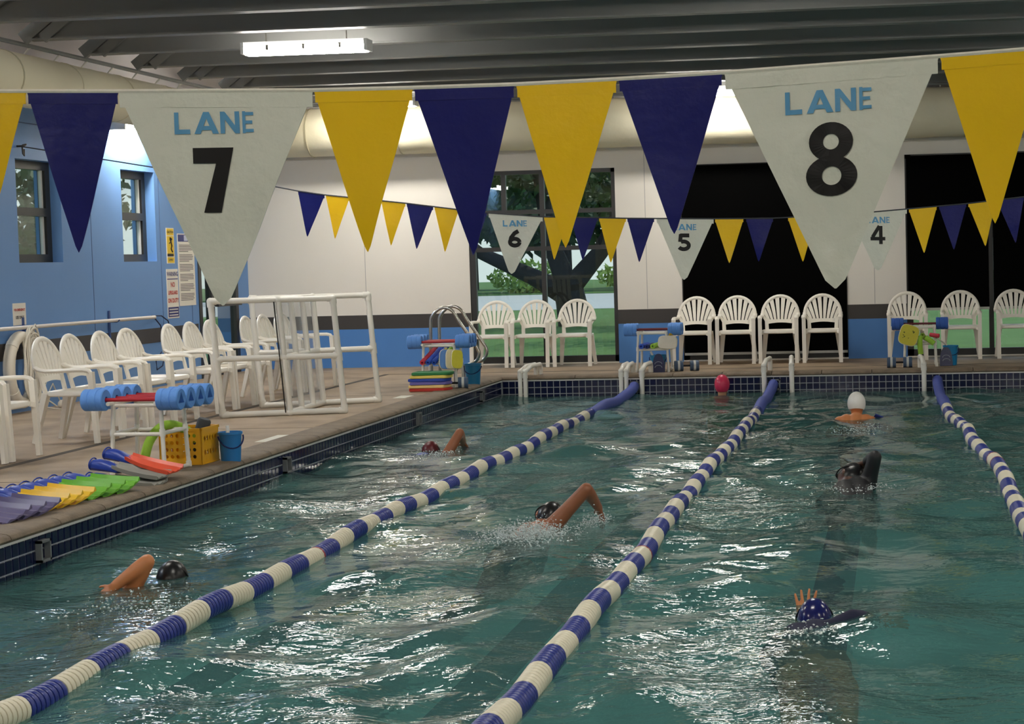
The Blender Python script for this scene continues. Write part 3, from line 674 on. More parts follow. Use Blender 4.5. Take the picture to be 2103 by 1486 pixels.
# ================================================================== CHAIRS
def chair_proto():
    yb_ = lambda z: .19 + (z-.42)*.24
    P = []
    s = MB(); lv = [(.0, .385, .94), (1, .395, .99), (1, .425, 1.0), (1, .436, .975)]
    def outline(k, z, dip=0):
        pts = []
        for i in range(28):
            a = 2*PI*i/28; c, sn = math.cos(a), math.sin(a); e = .42
            pts.append((.232*k*math.copysign(abs(c)**e, c), -.035 + .232*k*math.copysign(abs(sn)**e, sn), z - dip))
        return pts
    rings = [outline(.95, .392), outline(1.0, .402), outline(1.0, .425), outline(.97, .436), outline(.80, .424), outline(.4, .418)]
    vs = [p for r in rings for p in r]; n = 28
    fs = [(i*n+k, i*n+(k+1) % n, (i+1)*n+(k+1) % n, (i+1)*n+k) for i in range(len(rings)-1) for k in range(n)] + [tuple(reversed(range(n))), tuple((len(rings)-1)*n+k for k in range(n))]
    s.add(vs, fs); P.append(('seat', s.mesh('seat', m_chair), []))
    ar = [(.241*math.cos(a), yb_(.625+.252*math.sin(a)), .625+.252*math.sin(a)) for a in [PI*k/18 for k in range(19)]]
    rim = MB().tube(ar, .023, 10, flat=(1.0, .8))
    subs = []
    for i in range(8):
        u = i/7; xb = -.150+.30*u; th = math.radians(163-146*u); xt, zt = .234*math.cos(th), .625+.242*math.sin(th)
        pts = [(xb, .545), (xb+(xt-xb)*.34, .545+(zt-.545)*.45), (xt, zt)]
        m_ = MB(); q = []
        for k in range(7):
            t = k/6; a = [(1-t)**2*pts[0][j]+2*t*(1-t)*pts[1][j]+t*t*pts[2][j] for j in (0, 1)]
            wd_ = .030+.026*t
            q.append((a[0], a[1], wd_))
        for a, b_ in zip(q, q[1:]):
            m_.beam((a[0], yb_(a[1]), a[1]), (b_[0], yb_(b_[1]), b_[1]), (a[2], .012), (b_[2], .012))
        subs.append(('slat', m_.mesh('slat', m_chair, True, 60)))
    P.append(('backrest', rim.mesh('backrest', m_chair), subs))
    lb = MB(); z0, z1 = .505, .565
    n = 12
    for i in range(n):
        xa, xb = -.185+.37*i/n, -.185+.37*(i+1)/n; za = z0+.018*math.cos(xa/.185*PI/2); zb = z0+.018*math.cos(xb/.185*PI/2)
        lb.add([(xa, yb_(za)-.009, za), (xb, yb_(zb)-.009, zb), (xb, yb_(z1)-.009, z1), (xa, yb_(z1)-.009, z1), (xa, yb_(za)+.009, za), (xb, yb_(zb)+.009, zb), (xb, yb_(z1)+.009, z1), (xa, yb_(z1)+.009, z1)],
               [(0,1,2,3),(7,6,5,4),(0,4,5,1),(2,6,7,3),(0,3,7,4),(1,5,6,2)])
    for sx in (-1, 1):
        lb.beam((sx*.178, yb_(.41), .41), (sx*.186, yb_(.56), .56), (.05, .02), (.045, .02))
        lb.beam((sx*.19, yb_(.55), .55), (sx*.240, yb_(.63), .63), (.04, .016), (.03, .016))
    P.append(('lower_back', lb.mesh('lower_back', m_chair, True, 60), []))
    for sx in (-1, 1):
        pts = [(.240, yb_(.64), .645), (.241, .215, .625), (.242, .15, .610), (.242, .04, .612), (.242, -.10, .618), (.242, -.19, .618), (.242, -.235, .608), (.242, -.252, .588)]
        a = MB().tube([(sx*x, y, z) for x, y, z in pts], [.024, .024, .025, .027, .028, .028, .027, .025], 10, flat=(.7, 1.15))
        P.append(('armrest', a.mesh('armrest', m_chair), []))
        fl = MB().beam((sx*.242, -.252, .60), (sx*.240, -.285, 0), (.050, .046), (.05, .034)).beam((sx*.21, -.235, .41), (sx*.238, -.262, .40), (.05, .04), (.05, .04), up=(0, 0, 1))
        P.append(('leg', fl.mesh('leg', m_chair, True, 50), []))
        rl = MB().beam((sx*.195, .175, .42), (sx*.238, .275, 0), (.07, .05), (.042, .034))
        P.append(('leg', rl.mesh('leg', m_chair, True, 50), []))
    return P
CH = chair_proto()
def chair(x, y, rz, label, group): place(CH, 'plastic_chair', label, 'chair', (x, y, .005), rz, group)
ord_ = ('first', 'second', 'third', 'fourth', 'fifth')
for i, x in enumerate((-5.495, -4.93, -4.36)):
    chair(x, 24.62, (.0, .0, .02)[i], 'white plastic armchair before the clear window, %s counted from the steel rails' % ord_[i], 'chairs before the clear window')
for i, x in enumerate((-2.71, -2.14, -1.565, -.99)):
    chair(x, 24.50, (-.03, .02, 0, .02)[i], 'white plastic armchair before the black shade, %s of four counted from the clear window' % ord_[i], 'chairs before the shaded window')
for i, x in enumerate((1864, 1974, 2086)):
    q = oy(x, 690, 24.65); chair(q.x, 24.66, (0, -.02, .02)[i], 'white plastic armchair at the half-shaded window, %s counted from the white pier' % ord_[i], 'chairs before the half-shaded window')
for i, y in enumerate((14.96, 15.53, 16.11, 16.72)):
    chair(-6.98-.02*(i % 2), y, PI/2+(-.02, .01, -.01, -.05)[i], 'white plastic armchair, %s of four in the row next to the ring buoy' % ord_[i], 'chairs along the blue wall')
for i, y in enumerate((17.76, 18.32, 18.88)):
    chair(-7.0, y, PI/2+(.01, .0, -.01)[i], 'white plastic armchair, %s of three in the row beside the white tube stand' % ord_[i], 'chairs along the blue wall')
for i, y in enumerate((20.02, 20.58, 21.18)):
    chair(-7.02, y, PI/2+(.01, -.01, -.07)[i], 'white plastic armchair, %s of three in the row nearest the glazed door' % ord_[i], 'chairs along the blue wall')
for i, (x, y) in enumerate(((-7.05, 13.56), (-7.05, 12.98))):
    chair(x, y, PI/2+(.03, -.04)[i], 'white plastic armchair opposite the coloured fins, %s counted from the ring buoy' % ord_[i], 'chairs along the blue wall')

# ================================================================== WALL FITTINGS
def text_mesh(body, size, bold=.0, sx=1.0):
    cu = bpy.data.curves.new('t', 'FONT'); cu.body = body; cu.size = size; cu.align_x = 'CENTER'; cu.align_y = 'CENTER'; cu.offset = bold; cu.resolution_u = 2; cu.space_line = .95
    o = bpy.data.objects.new('t', cu); COL.objects.link(o); bpy.context.view_layer.update()
    me = bpy.data.meshes.new_from_object(o.evaluated_get(bpy.context.evaluated_depsgraph_get())); bpy.data.objects.remove(o); bpy.data.curves.remove(cu)
    for v in me.vertices: v.co.x *= sx
    return me
RW = Matrix(((0, 0, 1, 0), (1, 0, 0, 0), (0, 1, 0, 0), (0, 0, 0, 1)))      # text plane -> left wall (reads along +y)
m_paper = M('sign_white', (232, 226, 214), .5, .04, 9); m_red = M('sign_red', (188, 52, 40), .5, .1, 9); m_syel = M('sign_yellow', (232, 196, 40), .5, .06, 9); m_sblue = M('sign_blue', (52, 56, 120), .5, .1, 9)
def sign(label, y0, y1, z0, z1, mat=None):
    t = thing('wall_sign', label, 'sign', (WALLX, (y0+y1)/2, (z0+z1)/2)); t['w'] = y1-y0; t['h'] = z1-z0; del t['w']; del t['h']
    part(MB().span((0, -(y1-y0)/2, -(z1-z0)/2), (.006, (y1-y0)/2, (z1-z0)/2)), 'panel', mat or m_paper, t, False)
    return t
def stext(t, body, size, y, z, mat, bold=.0, sx=1.0, nm='lettering'):
    me = text_mesh(body, size, bold, sx); me.transform(RW); me.materials.append(mat); o = obj(nm, me, t); o.location = (.0075, y, z); return o
def sbar(t, y0, y1, z0, z1, mat, nm, x=.0068): return part(MB().span((.004, y0, z0), (x, y1, z1)), nm, mat, t, False)
s = sign('small white sign with red lettering above the ring buoy', 18.10, 18.38, .905, 1.135)
stext(s, 'FOR EMERGENCY', .034, 0, .045, m_red, .0015, .9); stext(s, 'USE ONLY', .044, 0, -.035, m_ink, .0015, .9)
s = sign('narrow yellow and white caution sign with a slipping figure', 22.21, 22.45, 1.52, 1.968)
sbar(s, -.11, .11, .13, .215, m_syel, 'band'); stext(s, 'CAUTION', .045, 0, .17, m_ink, .0015)
sbar(s, -.11, .11, -.215, -.145, m_syel, 'band'); stext(s, 'SLIPPERY', .036, 0, -.18, m_ink, .001)
sbar(s, -.11, .11, -.135, .12, m_syel, 'picture')
fg = MB().tube([(.008, -.02, .09), (.008, .02, .08)], .018, 8).tube([(.008, .0, .07), (.008, .035, .0), (.008, .01, -.04), (.008, .05, -.08)], .010, 6).tube([(.008, .02, .05), (.008, -.04, .03)], .008, 6)
part(fg, 'figure', m_ink, s); sbar(s, -.11, .09, -.135, -.10, m_ink, 'floor_mark', .0075)
s = sign('white warning sign with red NO LIFEGUARD ON DUTY lettering', 22.17, 22.53, .83, 1.45)
stext(s, 'WARNING', .075, 0, .245, m_sblue, .002); sbar(s, -.17, .17, .178, .19, m_sblue, 'rule')
stext(s, 'NO', .085, 0, .11, m_red, .003); stext(s, 'LIFEGUARD', .064, 0, .01, m_red, .003, .92); stext(s, 'ON DUTY', .075, 0, -.09, m_red, .003)
sbar(s, -.17, .17, -.295, -.17, m_sblue, 'footer')
for k in range(3): sbar(s, -.14, .14, -.205-.036*k, -.193-.036*k, m_paper, 'text_line', .0078)
s = sign('tall white rules sign with a dark blue heading', 22.565, 23.11, .975, 1.90)
sbar(s, -.26, .26, .36, .45, m_sblue, 'heading'); sbar(s, -.06, .06, .37, .44, M('sign_pale', (200, 204, 226)), 'emblem', .0075)
rr = random.Random(5); z = .32; k = 0
while z > -.43:
    k += 1; sbar(s, -.23, .23-rr.uniform(0, .22 if k % 5 == 0 else .03), z-.009, z, M('sign_text', (96, 92, 92)), 'text_line'); z -= .02 if k % 5 else .045
# reach pole on brackets
t = thing('reach_pole', 'long pale pole lying on brackets along the blue wall', 'pole', (WALLX+.10, 17.0, .885))
part(MB().tube([(0, -5.2, .0), (0, 0, .002), (0, 4.52, -.015)], .021, 12), 'pole', M('pole_alu', (214, 208, 200), .35, .06, 5), t)
for yy in (-2.2, 1.30, 3.42):
    part(MB().span((-.097, yy-.02, -.22), (-.085, yy+.02, .10)).tube([(-.095, yy, -.03), (.0, yy, -.032), (.035, yy, -.01)], .009, 6), 'bracket', M('bracket_blue', (40, 70, 130), .5), t)
solo(MB().tube([tuple(Vector((WALLX+.06, 21.5+a, .88+b_))) for a, b_ in ((0, 0), (.12, -.03), (.28, -.12), (.36, -.26), (.40, -.42), (.30, -.62), (.12, -.66), (.10, -.55), (.28, -.45))], .008, 6)
     .tube([tuple(Vector((WALLX+.05, 21.55+a, .885+b_))) for a, b_ in ((0, 0), (.3, -.01), (.5, -.08), (.56, -.2))], .008, 6), 'pole_cord', M('navy_cord', (24, 34, 74), .7), 'dark blue cord hanging from the end of the reach pole', 'cord')
# ring buoy with line
t = thing('ring_buoy', 'white ring buoy with coiled white rope hung on the blue wall', 'life buoy', (WALLX+.09, 18.06, .45))
tor = [(0, .27*math.cos(a), .34*math.sin(a)) for a in [2*PI*k/32 for k in range(33)]]
part(MB().tube(tor, .062, 12, False), 'ring', M('buoy_white', (226, 218, 202), .5, .06, 5), t)
for a in (.8, 2.3, 3.9, 5.4):
    c = Vector((0, .27*math.cos(a), .34*math.sin(a))); tn = Vector((0, -.27*math.sin(a), .34*math.cos(a))).normalized()
    part(MB().tube([c-tn*.03, c+tn*.03], .066, 12), 'band', m_rope, t)
cr_ = MB(); rr = random.Random(3)
for k in range(9):
    a0 = rr.uniform(-.03, .03); cy_, cz_ = .10+rr.uniform(-.04, .05), .02+rr.uniform(-.04, .04); ry_, rz_ = .17+rr.uniform(-.04, .04), .37+rr.uniform(-.06, .05)
    cr_.tube([(.055+.014*math.sin(a*2+k)+.004*k, cy_+ry_*math.cos(a)*(.6+.4*abs(math.sin(a))), cz_+rz_*math.sin(a)) for a in [2*PI*i/26 for i in range(27)]], .011, 6, False)
part(cr_, 'coiled_rope', m_rope, t)
tl_ = MB().tube([(.06, .10, .36), (.07, .20, .46), (.06, .27, .40), (.05, .25, .30)], .008, 6)
tl_.tube([(.07, .2, -.2), (.08, .33, -.02), (.08, .42, -.10), (.08, .30, -.24), (.09, .36, -.30), (.1, .48, -.18), (.10, .62, -.36), (.10, .75, -.45)], .007, 6)
tl_.tube([(.07, .15, -.34), (.1, .2, -.40), (.14, .28, -.42), (.2, .40, -.447), (.24, .55, -.447)], .007, 6).tube([(.07, .22, -.3), (.12, .36, -.36), (.16, .43, -.42)], .007, 6)
part(tl_, 'loose_line', m_rope, t)
part(MB().ball((.2, .47, -.40), .047, 14, 10), 'end_float', M('buoy_white', (226, 218, 202)), t)
part(MB().tube([(-.085, .1, .385), (.0, .1, .378), (.05, .1, .395)], .01, 6), 'hook', m_steel, t)

# ================================================================== LANE ROPES
m_fw = M('float_white', (228, 220, 196), .4, .06, 8); m_fb = M('float_blue', (40, 54, 136), .35, .12, 8); m_fr = M('float_red', (150, 34, 40), .4, .1, 8)
m_foam = M('foam_tube_blue', (70, 88, 176), .6, .08, 10, .2, 60)
DP = .0375; NB = 8; BL = DP*NB
def disc_prof(x0): return [(.018, x0), (.055, x0+.003), (.0585, x0+.010), (.0585, x0+.025), (.055, x0+.032), (.018, x0+.0352)]
RYm = Matrix.Rotation(-PI/2, 4, 'X')      # axis z -> +y
dm = {n_: MB().lathe(disc_prof(-DP/2), 20, RYm).mesh('float_disc', m_) for n_, m_ in (('w', m_fw), ('b', m_fb), ('r', m_fr))}
def band():
    pr = []
    for k in range(NB): pr += disc_prof(-BL/2+k*DP)
    return pr
bmz = {n_: MB().lathe(band(), 16, RYm).mesh('float_band', m_) for n_, m_ in (('w', m_fw), ('b', m_fb))}
def lane_rope(fx, label, phase, y0, redy):
    t = thing('lane_rope', label, 'lane rope', (fx(12), 12, WZ+.018), 0, 'lane ropes'); base = Vector((fx(12), 12, WZ+.018))
    rz_ = lambda y: .012*math.sin(y*2.1+phase*9)+.008*math.sin(y*5.3)
    P_ = lambda y: Vector((fx(y), y, WZ+.018+rz_(y)))-base
    part(MB().tube([P_(y0+i*(22.38-y0)/90) for i in range(91)], .006, 6), 'cable', m_steel, t)
    y = phase - 40*2*BL; k = 0
    while y < 19.35:
        if y > y0:
            col = 'b' if k % 2 == 0 else 'w'
            if y < 9.9 and y > 5.6:
                for j in range(NB):
                    yy = y+(j+.5)*DP; q = P_(yy); tn = P_(yy+.05)-P_(yy-.05); c = col
                    if abs(yy-redy) < .05: c = 'r'
                    o = obj('float_disc', dm[c], t); o.location = q; o.rotation_euler = (math.atan2(tn.z, tn.y), 0, -math.atan2(tn.x, tn.y))
            else:
                yy = y+BL/2; q = P_(yy); tn = P_(yy+.15)-P_(yy-.15)
                o = obj('float_band', bmz[col], t); o.location = q; o.rotation_euler = (math.atan2(tn.z, tn.y), 0, -math.atan2(tn.x, tn.y))
                if abs(yy-redy) < BL*.51:
                    o = obj('float_disc', dm['r'], t); o.location = q+tn.normalized()*.14; o.scale = (1.03, 1, 1.03); o.rotation_euler = (math.atan2(tn.z, tn.y), 0, -math.atan2(tn.x, tn.y))
        y += BL; k += 1
    pts = [P_(y+i*(22.36-y)/24) for i in range(25)]
    for i, p in enumerate(pts): p.z += .10*(max(0, i-12)/12)**2
    part(MB().tube(pts, .062, 14), 'foam_sleeve', m_foam, t)
lane_rope(lambda y: -3.40+.06*max(0, min(1, (y-6)/14))+.015*math.sin(y*.9)+.09*max(0, min(1, (y-15)/7.2))**2, 'blue and white lane rope next to the tiled pool edge', 7.27, 2.0, 10.1)
lane_rope(lambda y: -1.46-.05*max(0, min(1, (y-6)/14))+.012*math.sin(y*.8), 'blue and white lane rope below the LANE 8 pennant', 7.25, 2.0, 10.15)
def f3(y):
    T = ((0, .7), (5, .84), (8, .84), (11.2, .75), (13.8, .76), (16.8, .63), (19.4, .50), (22.4, .47))
    for (a, p), (b_, q) in zip(T, T[1:]):
        if a <= y <= b_: u = (y-a)/(b_-a); u = u*u*(3-2*u); return p+(q-p)*u
    return .47
lane_rope(f3, 'curving blue and white lane rope leading to the half-shaded window', 7.4, 2.0, 14.3)

# ================================================================== PVC TUBE FRAME WITH CLEAR PANEL
t = thing('tube_stand', 'large white plastic tube stand with a clear panel, on the deck by the chairs', 'stand', (-5.95, 17.9, 0))
FB = [oz(458, 858) , oz(708, 848), oz(540, 838), oz(778, 826)]
o0 = Vector((-5.95, 17.9, 0)); r_ = .029; Hf = 1.10; lean = Vector((-.07, -.03, 0))
FB = [Vector((p.x, p.y, r_))-o0 for p in FB]
up_ = lambda p, h: p + Vector((0, 0, h)) + lean*(h/Hf)
def pipe(a, b_, nm='tube'): part(MB().tube([a, b_], r_, 14), nm, m_pvc, t)
FITS = []
for i, j in ((0, 1), (2, 3)):
    a, b_ = FB[i], FB[j]
    pipe(a, up_(a, Hf)); pipe(b_, up_(b_, Hf)); pipe(a, b_); pipe(up_(a, Hf), up_(b_, Hf)); pipe(up_(a, .54), up_(b_, .54))
    for p in (a, b_):
        for h, dv in ((0, 1), (.54, 0), (Hf, -1)):
            fit = MB(); FITS.append(fit); q = up_(p, h); fit.ball(q, r_*1.25, 12, 8); s_ = (b_-a).normalized()*(.055 if p is a else -.055)
            fit.tube([q, q+s_], r_*1.22, 12)
            if dv >= 0: fit.tube([q, up_(p, h+.055)], r_*1.22, 12)
            if dv <= 0: fit.tube([q, up_(p, h-.055)], r_*1.22, 12)
m1, m2 = FB[0].lerp(FB[1], .55), FB[2].lerp(FB[3], .52)
for q in (m1, m1.lerp(m2, .34), m1.lerp(m2, .68), m2): pipe(q, up_(q, Hf), 'divider_tube')
pipe(m1, m2); pipe(up_(m1, Hf), up_(m2, Hf)); pipe(up_(m1, .54), up_(m2, .54))
for q in (m1, m2):
    for h in (0, .54, Hf): FITS.append(MB().ball(up_(q, h), r_*1.28, 12, 8))
for fit in FITS: part(fit, 'fitting', m_pvc, t)
dv = (m2-m1); side = Vector((dv.y, -dv.x, 0)).normalized()*(-.034)
A_, B_ = m1-dv*.03+side, m2+side
pv = []
for s_ in (0, .004):
    e = side.normalized()*s_
    pv += [A_+e+Vector((0, 0, .0)), B_+e, up_(B_, Hf-.02)+e, up_(A_, Hf-.02)+e]
part(MB().add(pv, [(0,1,2,3),(7,6,5,4),(0,4,5,1),(1,5,6,2),(2,6,7,3),(3,7,4,0)]), 'clear_panel', m_plexi, t, False)
part(MB().tube([A_, up_(A_, Hf-.02)], .006, 6), 'panel_edge', m_ink, t)

# ================================================================== EQUIPMENT RACKS
RW_, RD_, RH_ = .40, .40, .52
def rack_proto():
    P = []; r = .0155
    base = {}
    for sx in (-1, 1):
        for sy in (-1, 1):
            a = Vector((sx*RW_/2, sy*RD_/2, .0)); b_ = Vector((sx*(RW_/2-.022), sy*(RD_/2-.02), RH_)); base[sx, sy] = (a, b_)
            P.append(('leg', MB().tube([a, b_], r, 10).mesh('leg', m_pvc), []))
            for h in (.0, .27, RH_-.05): P.append(('fitting', MB().tube([a.lerp(b_, h/RH_), a.lerp(b_, (h+.05)/RH_)], r*1.32, 10).mesh('fitting', m_pvc), []))
    at = lambda sx, sy, h: base[sx, sy][0].lerp(base[sx, sy][1], h/RH_)
    for h in (.022, .29, RH_-.012):
        ov = Vector((0, .085, 0)) if h > .4 else Vector((0, 0, 0))      # the top bars stick out past the legs
        for sx in (-1, 1): P.append(('side_bar', MB().tube([at(sx, -1, h)-ov, at(sx, 1, h)+ov], r*.95, 10).mesh('side_bar', m_pvc), []))
    for h, ys in ((.285, (-1, 1)), (RH_-.03, (-1, 1))):
        for sy in ys: P.append(('cross_bar', MB().tube([at(-1, sy, h), at(1, sy, h)], r*.95, 10).mesh('cross_bar', m_pvc), []))
    return P
RK = rack_proto()
m_dblue = M('foam_blue', (98, 152, 226), .7, .06, 14, .2, 70); m_dred = M('dumbbell_red', (176, 30, 44), .35, .08, 8); m_ddk = M('dumbbell_maroon', (96, 20, 34), .4, .1, 8)
m_dark = M('bar_black', (14, 16, 22), .9, .1, 10); m_dnavy = M('foam_navy', (44, 84, 160), .7, .06, 14, .2, 70)  # m_dark is the black of the striped floats' bars
RX90 = Matrix.Rotation(PI/2, 4, 'Y')
def dumbbell_proto(hm, bm_, r=.078, L=.165, bar=.40):
    P = [('bar', MB().tube([(-bar/2-.02, 0, 0), (bar/2+.02, 0, 0)], .014, 10).mesh('bar', bm_), [])]
    pr = [(r*.92, 0), (r, .008), (r, .042), (r*.95, .046), (r*.95, .05), (r, .054), (r, .102), (r*.95, .106), (r*.95, .11), (r, .114), (r, L-.008), (r*.92, L)]
    for sx in (-1, 1):
        Mx = Matrix.Translation((sx*bar/2, 0, 0)) @ (Matrix.Rotation(PI/2, 4, 'Y') if sx > 0 else Matrix.Rotation(-PI/2, 4, 'Y'))
        n = 24; q = MB()                                          # head with a real three-cornered hollow in its outer end
        tri = [.026/math.cos(((2*PI*k/n-PI) % (2*PI/3))-PI/3) for k in range(n)]
        rings = [([.024]*n, .03), ([.024]*n, .0)] + [([p]*n, z) for p, z in pr] + [(tri, L), (tri, L-.09)]
        q.add([Mx @ Vector((p[k]*math.cos(2*PI*k/n), p[k]*math.sin(2*PI*k/n), z)) for p, z in rings for k in range(n)],
              [(i*n+k, i*n+(k+1) % n, (i+1)*n+(k+1) % n, (i+1)*n+k) for i in range(len(rings)-1) for k in range(n)] + [tuple(reversed(range(n))), tuple((len(rings)-1)*n+k for k in range(n))])
        P.append(('foam_head', q.mesh('foam_head', hm, True, 25), []))
    return P
DB1 = dumbbell_proto(m_dblue, m_dred); DB2 = dumbbell_proto(m_dblue, m_ddk); DB3 = dumbbell_proto(M('foam_deep_blue', (52, 96, 180), .7, .06, 14), m_ddk, .076, .15)
R1 = (-5.365, 12.65); R2 = (-5.26, 20.85); R3 = (-3.07, 23.10); R4 = (.28, 23.25)
place(RK, 'equipment_rack', 'white plastic tube rack holding dumbbells next to the yellow crate', 'rack', (*R1, 0), -.05, 'tube racks along the pool')
place(RK, 'equipment_rack', 'white plastic tube rack standing behind the stacked kickboards', 'rack', (*R2, 0), .04, 'tube racks along the pool')
place(RK, 'equipment_rack', 'white plastic tube rack beside the chairs of the black shaded window', 'rack', (*R3, 0), 0, 'tube racks along the pool')
place(RK, 'equipment_rack', 'white plastic tube rack before the half-shaded window', 'rack', (*R4, 0), 0, 'tube racks along the pool')
BZ = RH_+.016
for i in range(4):
    place(DB1, 'water_dumbbell', 'light blue foam dumbbell with red bar by the crate, %s counted from the fins' % ord_[i], 'dumbbell', (R1[0]+.05*(-.24+.16*i), R1[1]-.24+.16*i, BZ), -.05, 'dumbbells on the rack by the crate')
for i in range(3):
    place(DB1, 'water_dumbbell', 'light blue foam dumbbell with red bar above the kickboards, %s counted from the boards' % ord_[i], 'dumbbell', (R2[0]-.04*(-.16+.16*i), R2[1]-.16+.16*i, BZ), .04, 'dumbbells on the rack behind the kickboards')
for i in range(2):
    place(DB2, 'water_dumbbell', 'light blue foam dumbbell with maroon bar, on the %s side of its rack' % ('pool', 'wall')[i], 'dumbbell', (R3[0], R3[1]-.14+.17*i, BZ), 0, 'dumbbells on the rack by the shaded window')
place(DB3, 'water_dumbbell', 'deep blue foam dumbbell with maroon bar across the rack by the half-shaded window', 'dumbbell', (R4[0], R4[1]-.13, BZ), 0)
# crate
def crate():
    t = thing('crate', 'yellow plastic crate with round holes beside the tube rack', 'crate', (-5.245, 13.08, 0), -.04)
    my = M('crate_yellow', (240, 176, 28), .4, .06, 8)
    W, D, H = .33, .31, .28
    def panel(w, h, nx, ny, rad, M_, nm, x0=.035, z0=.045, z1=.03):
        mb = MB(); cw, chh = (w-2*x0)/nx, (h-z0-z1)/ny; n = 12; th = .008
        for s in (0, th):
            for i in range(nx):
                for j in range(ny):
                    cx, cz = -w/2+x0+cw*(i+.5), z0+chh*(j+.5); vs = []; 
                    for k in range(n):
                        a = 2*PI*k/n+PI/n; c, sn = math.cos(a), math.sin(a); m_ = max(abs(c), abs(sn))
                        vs.append((cx+c/m_*cw/2, s, cz+sn/m_*chh/2)); 
                    for k in range(n):
                        a = 2*PI*k/n+PI/n; vs.append((cx+rad*math.cos(a), s, cz+rad*min(1.6, chh/cw)*math.sin(a) if ny < 3 else cz+rad*math.sin(a)))
                    mb.add([M_ @ Vector(v) for v in vs], [(k, (k+1) % n, n+(k+1) % n, n+k) for k in range(n)])
        bx = MB()
        for a, b_ in (((-w/2, 0, 0), (w/2, th, z0)), ((-w/2, 0, h-z1), (w/2, th, h)), ((-w/2, 0, z0), (-w/2+x0, th, h-z1)), ((w/2-x0, 0, z0), (w/2, th, h-z1))): bx.span(a, b_)
        bx.span((-w/2-.006, -.006, h-.02), (w/2+.006, th+.002, h)).span((-w/2-.004, -.004, 0), (w/2+.004, th, .018))
        mb.add([M_ @ Vector(v) for v in bx.v], bx.f)
        part(mb, nm, my, t, False)
    panel(W, H, 6, 4, .0145, Matrix.Translation((0, -D/2, 0)), 'side_panel')
    panel(W, H, 6, 4, .0135, Matrix.Translation((0, D/2-.008, 0)), 'side_panel')
    panel(D, H, 5, 2, .013, Matrix.Translation((W/2, 0, 0)) @ Matrix.Rotation(PI/2, 4, 'Z'), 'side_panel')
    panel(D, H, 5, 2, .013, Matrix.Translation((-W/2+.008, 0, 0)) @ Matrix.Rotation(PI/2, 4, 'Z'), 'side_panel')
    part(MB().span((-W/2, -D/2, .002), (W/2, D/2, .012)), 'crate_floor', my, t, False)
crate()
def noodle(pts, r, mat, label, group=None, seg=14):
    pts = [Vector(p) for p in pts]; q = []
    for i in range(len(pts)-1):
        p0, p1, p2, p3 = pts[max(i-1, 0)], pts[i], pts[i+1], pts[min(i+2, len(pts)-1)]
        for k in range(6):
            u = k/6; q.append(.5*((2*p1)+(p2-p0)*u+(2*p0-5*p1+4*p2-p3)*u*u+(3*p1-p0-3*p2+p3)*u**3))
    q.append(pts[-1]); t = thing('pool_noodle', label, 'pool noodle', tuple(q[0]), 0, group); o_ = q[0]
    mb = MB().tube([p-o_ for p in q], r, seg, False); m0 = len(mb.v); d0 = (q[1]-q[0]).normalized()
    mb.tube([Vector((0, 0, 0)), d0*.05], r*.40, seg, False)                               # hollow bore at the open end
    mb.f += [(k, (k+1) % seg, m0+(k+1) % seg, m0+k) for k in range(seg)] + [tuple(m0+seg+k for k in range(seg)), tuple(m0-seg+k for k in range(seg))]
    part(mb, 'foam_tube', mat, t)
    return t
m_lime = M('noodle_lime', (160, 206, 66), .7, .08, 12, .2, 60); m_nblue = M('noodle_blue', (42, 84, 190), .7, .08, 12, .2, 60); m_nred = M('noodle_red', (206, 60, 78), .7, .08, 12, .2, 60)
noodle([oy(298, 936, 12.66), oy(306, 908, 12.68), oy(322, 884, 12.72), oy(343, 872, 12.8), oy(366, 875, 12.9), oy(388, 887, 12.98), oy(400, 905, 13.02)], .034, m_lime, 'lime green pool noodle arched over the tube rack into the crate')
# dark-and-white ball cap of a bottle in the crate
solo(MB().lathe([(.0, 0), (.045, .0), (.05, .02), (.05, .30), (.04, .315), (.0, .32)], 18, Matrix.Translation((-5.235, 13.13, .033)) @ Matrix.Rotation(.32, 4, 'Y')), 'foam_weight', M('foam_dark_grey', (58, 62, 66), .7), 'dark grey round foam weight in the yellow crate', 'foam weight')
# buckets
def bucket(x, y, label, h=.235, r0=.075, r1=.095, mat=None, rz=0):
    mat = mat or M('bucket_blue', (40, 122, 190), .35, .05, 6); t = thing('bucket', label, 'bucket', (x, y, 0), rz)
    part(MB().lathe([(0, .0), (r0, 0), (r1-.004, h-.02), (r1+.004, h-.018), (r1+.004, h), (r1-.004, h), (r0-.006, .01), (0, .01)], 24), 'pail', mat, t)
    ha = MB().tube([(math.cos(a)*(r1+.006), -math.sin(a)*(r1*.75)-.01, h-.03-.09*math.sin(a)) for a in [PI*k/14 for k in range(15)]], .006, 6)
    part(ha, 'bail_handle', M('handle_navy', (24, 36, 92), .5), t); return t
bucket(-4.976, 13.21, 'blue bucket with a navy handle beside the yellow crate', .225, .072, .088, rz=.6)
solo(MB().tube([(-4.985, 13.2, .014), (-4.995, 13.21, .27)], .014, 10), 'tube_stub', m_pvc, 'short white plastic tube standing in the blue bucket by the crate', 'tube')
bucket(-4.985, 21.20, 'blue bucket behind the striped foam float by the kickboards', .25, .08, .10, M('bucket_teal', (34, 128, 176), .35, .05, 6))
bucket(-3.01, 22.975, 'blue bucket with a navy swim shoe before it inside the rack by the shaded window', .215, .08, .104, M('bucket_teal', (34, 128, 176)))
bucket(.66, 23.28, 'blue bucket with a navy fin leaning on it by the half-shaded window', .25, .075, .095, M('bucket_bright', (24, 138, 196), .35, .05, 6), .3)
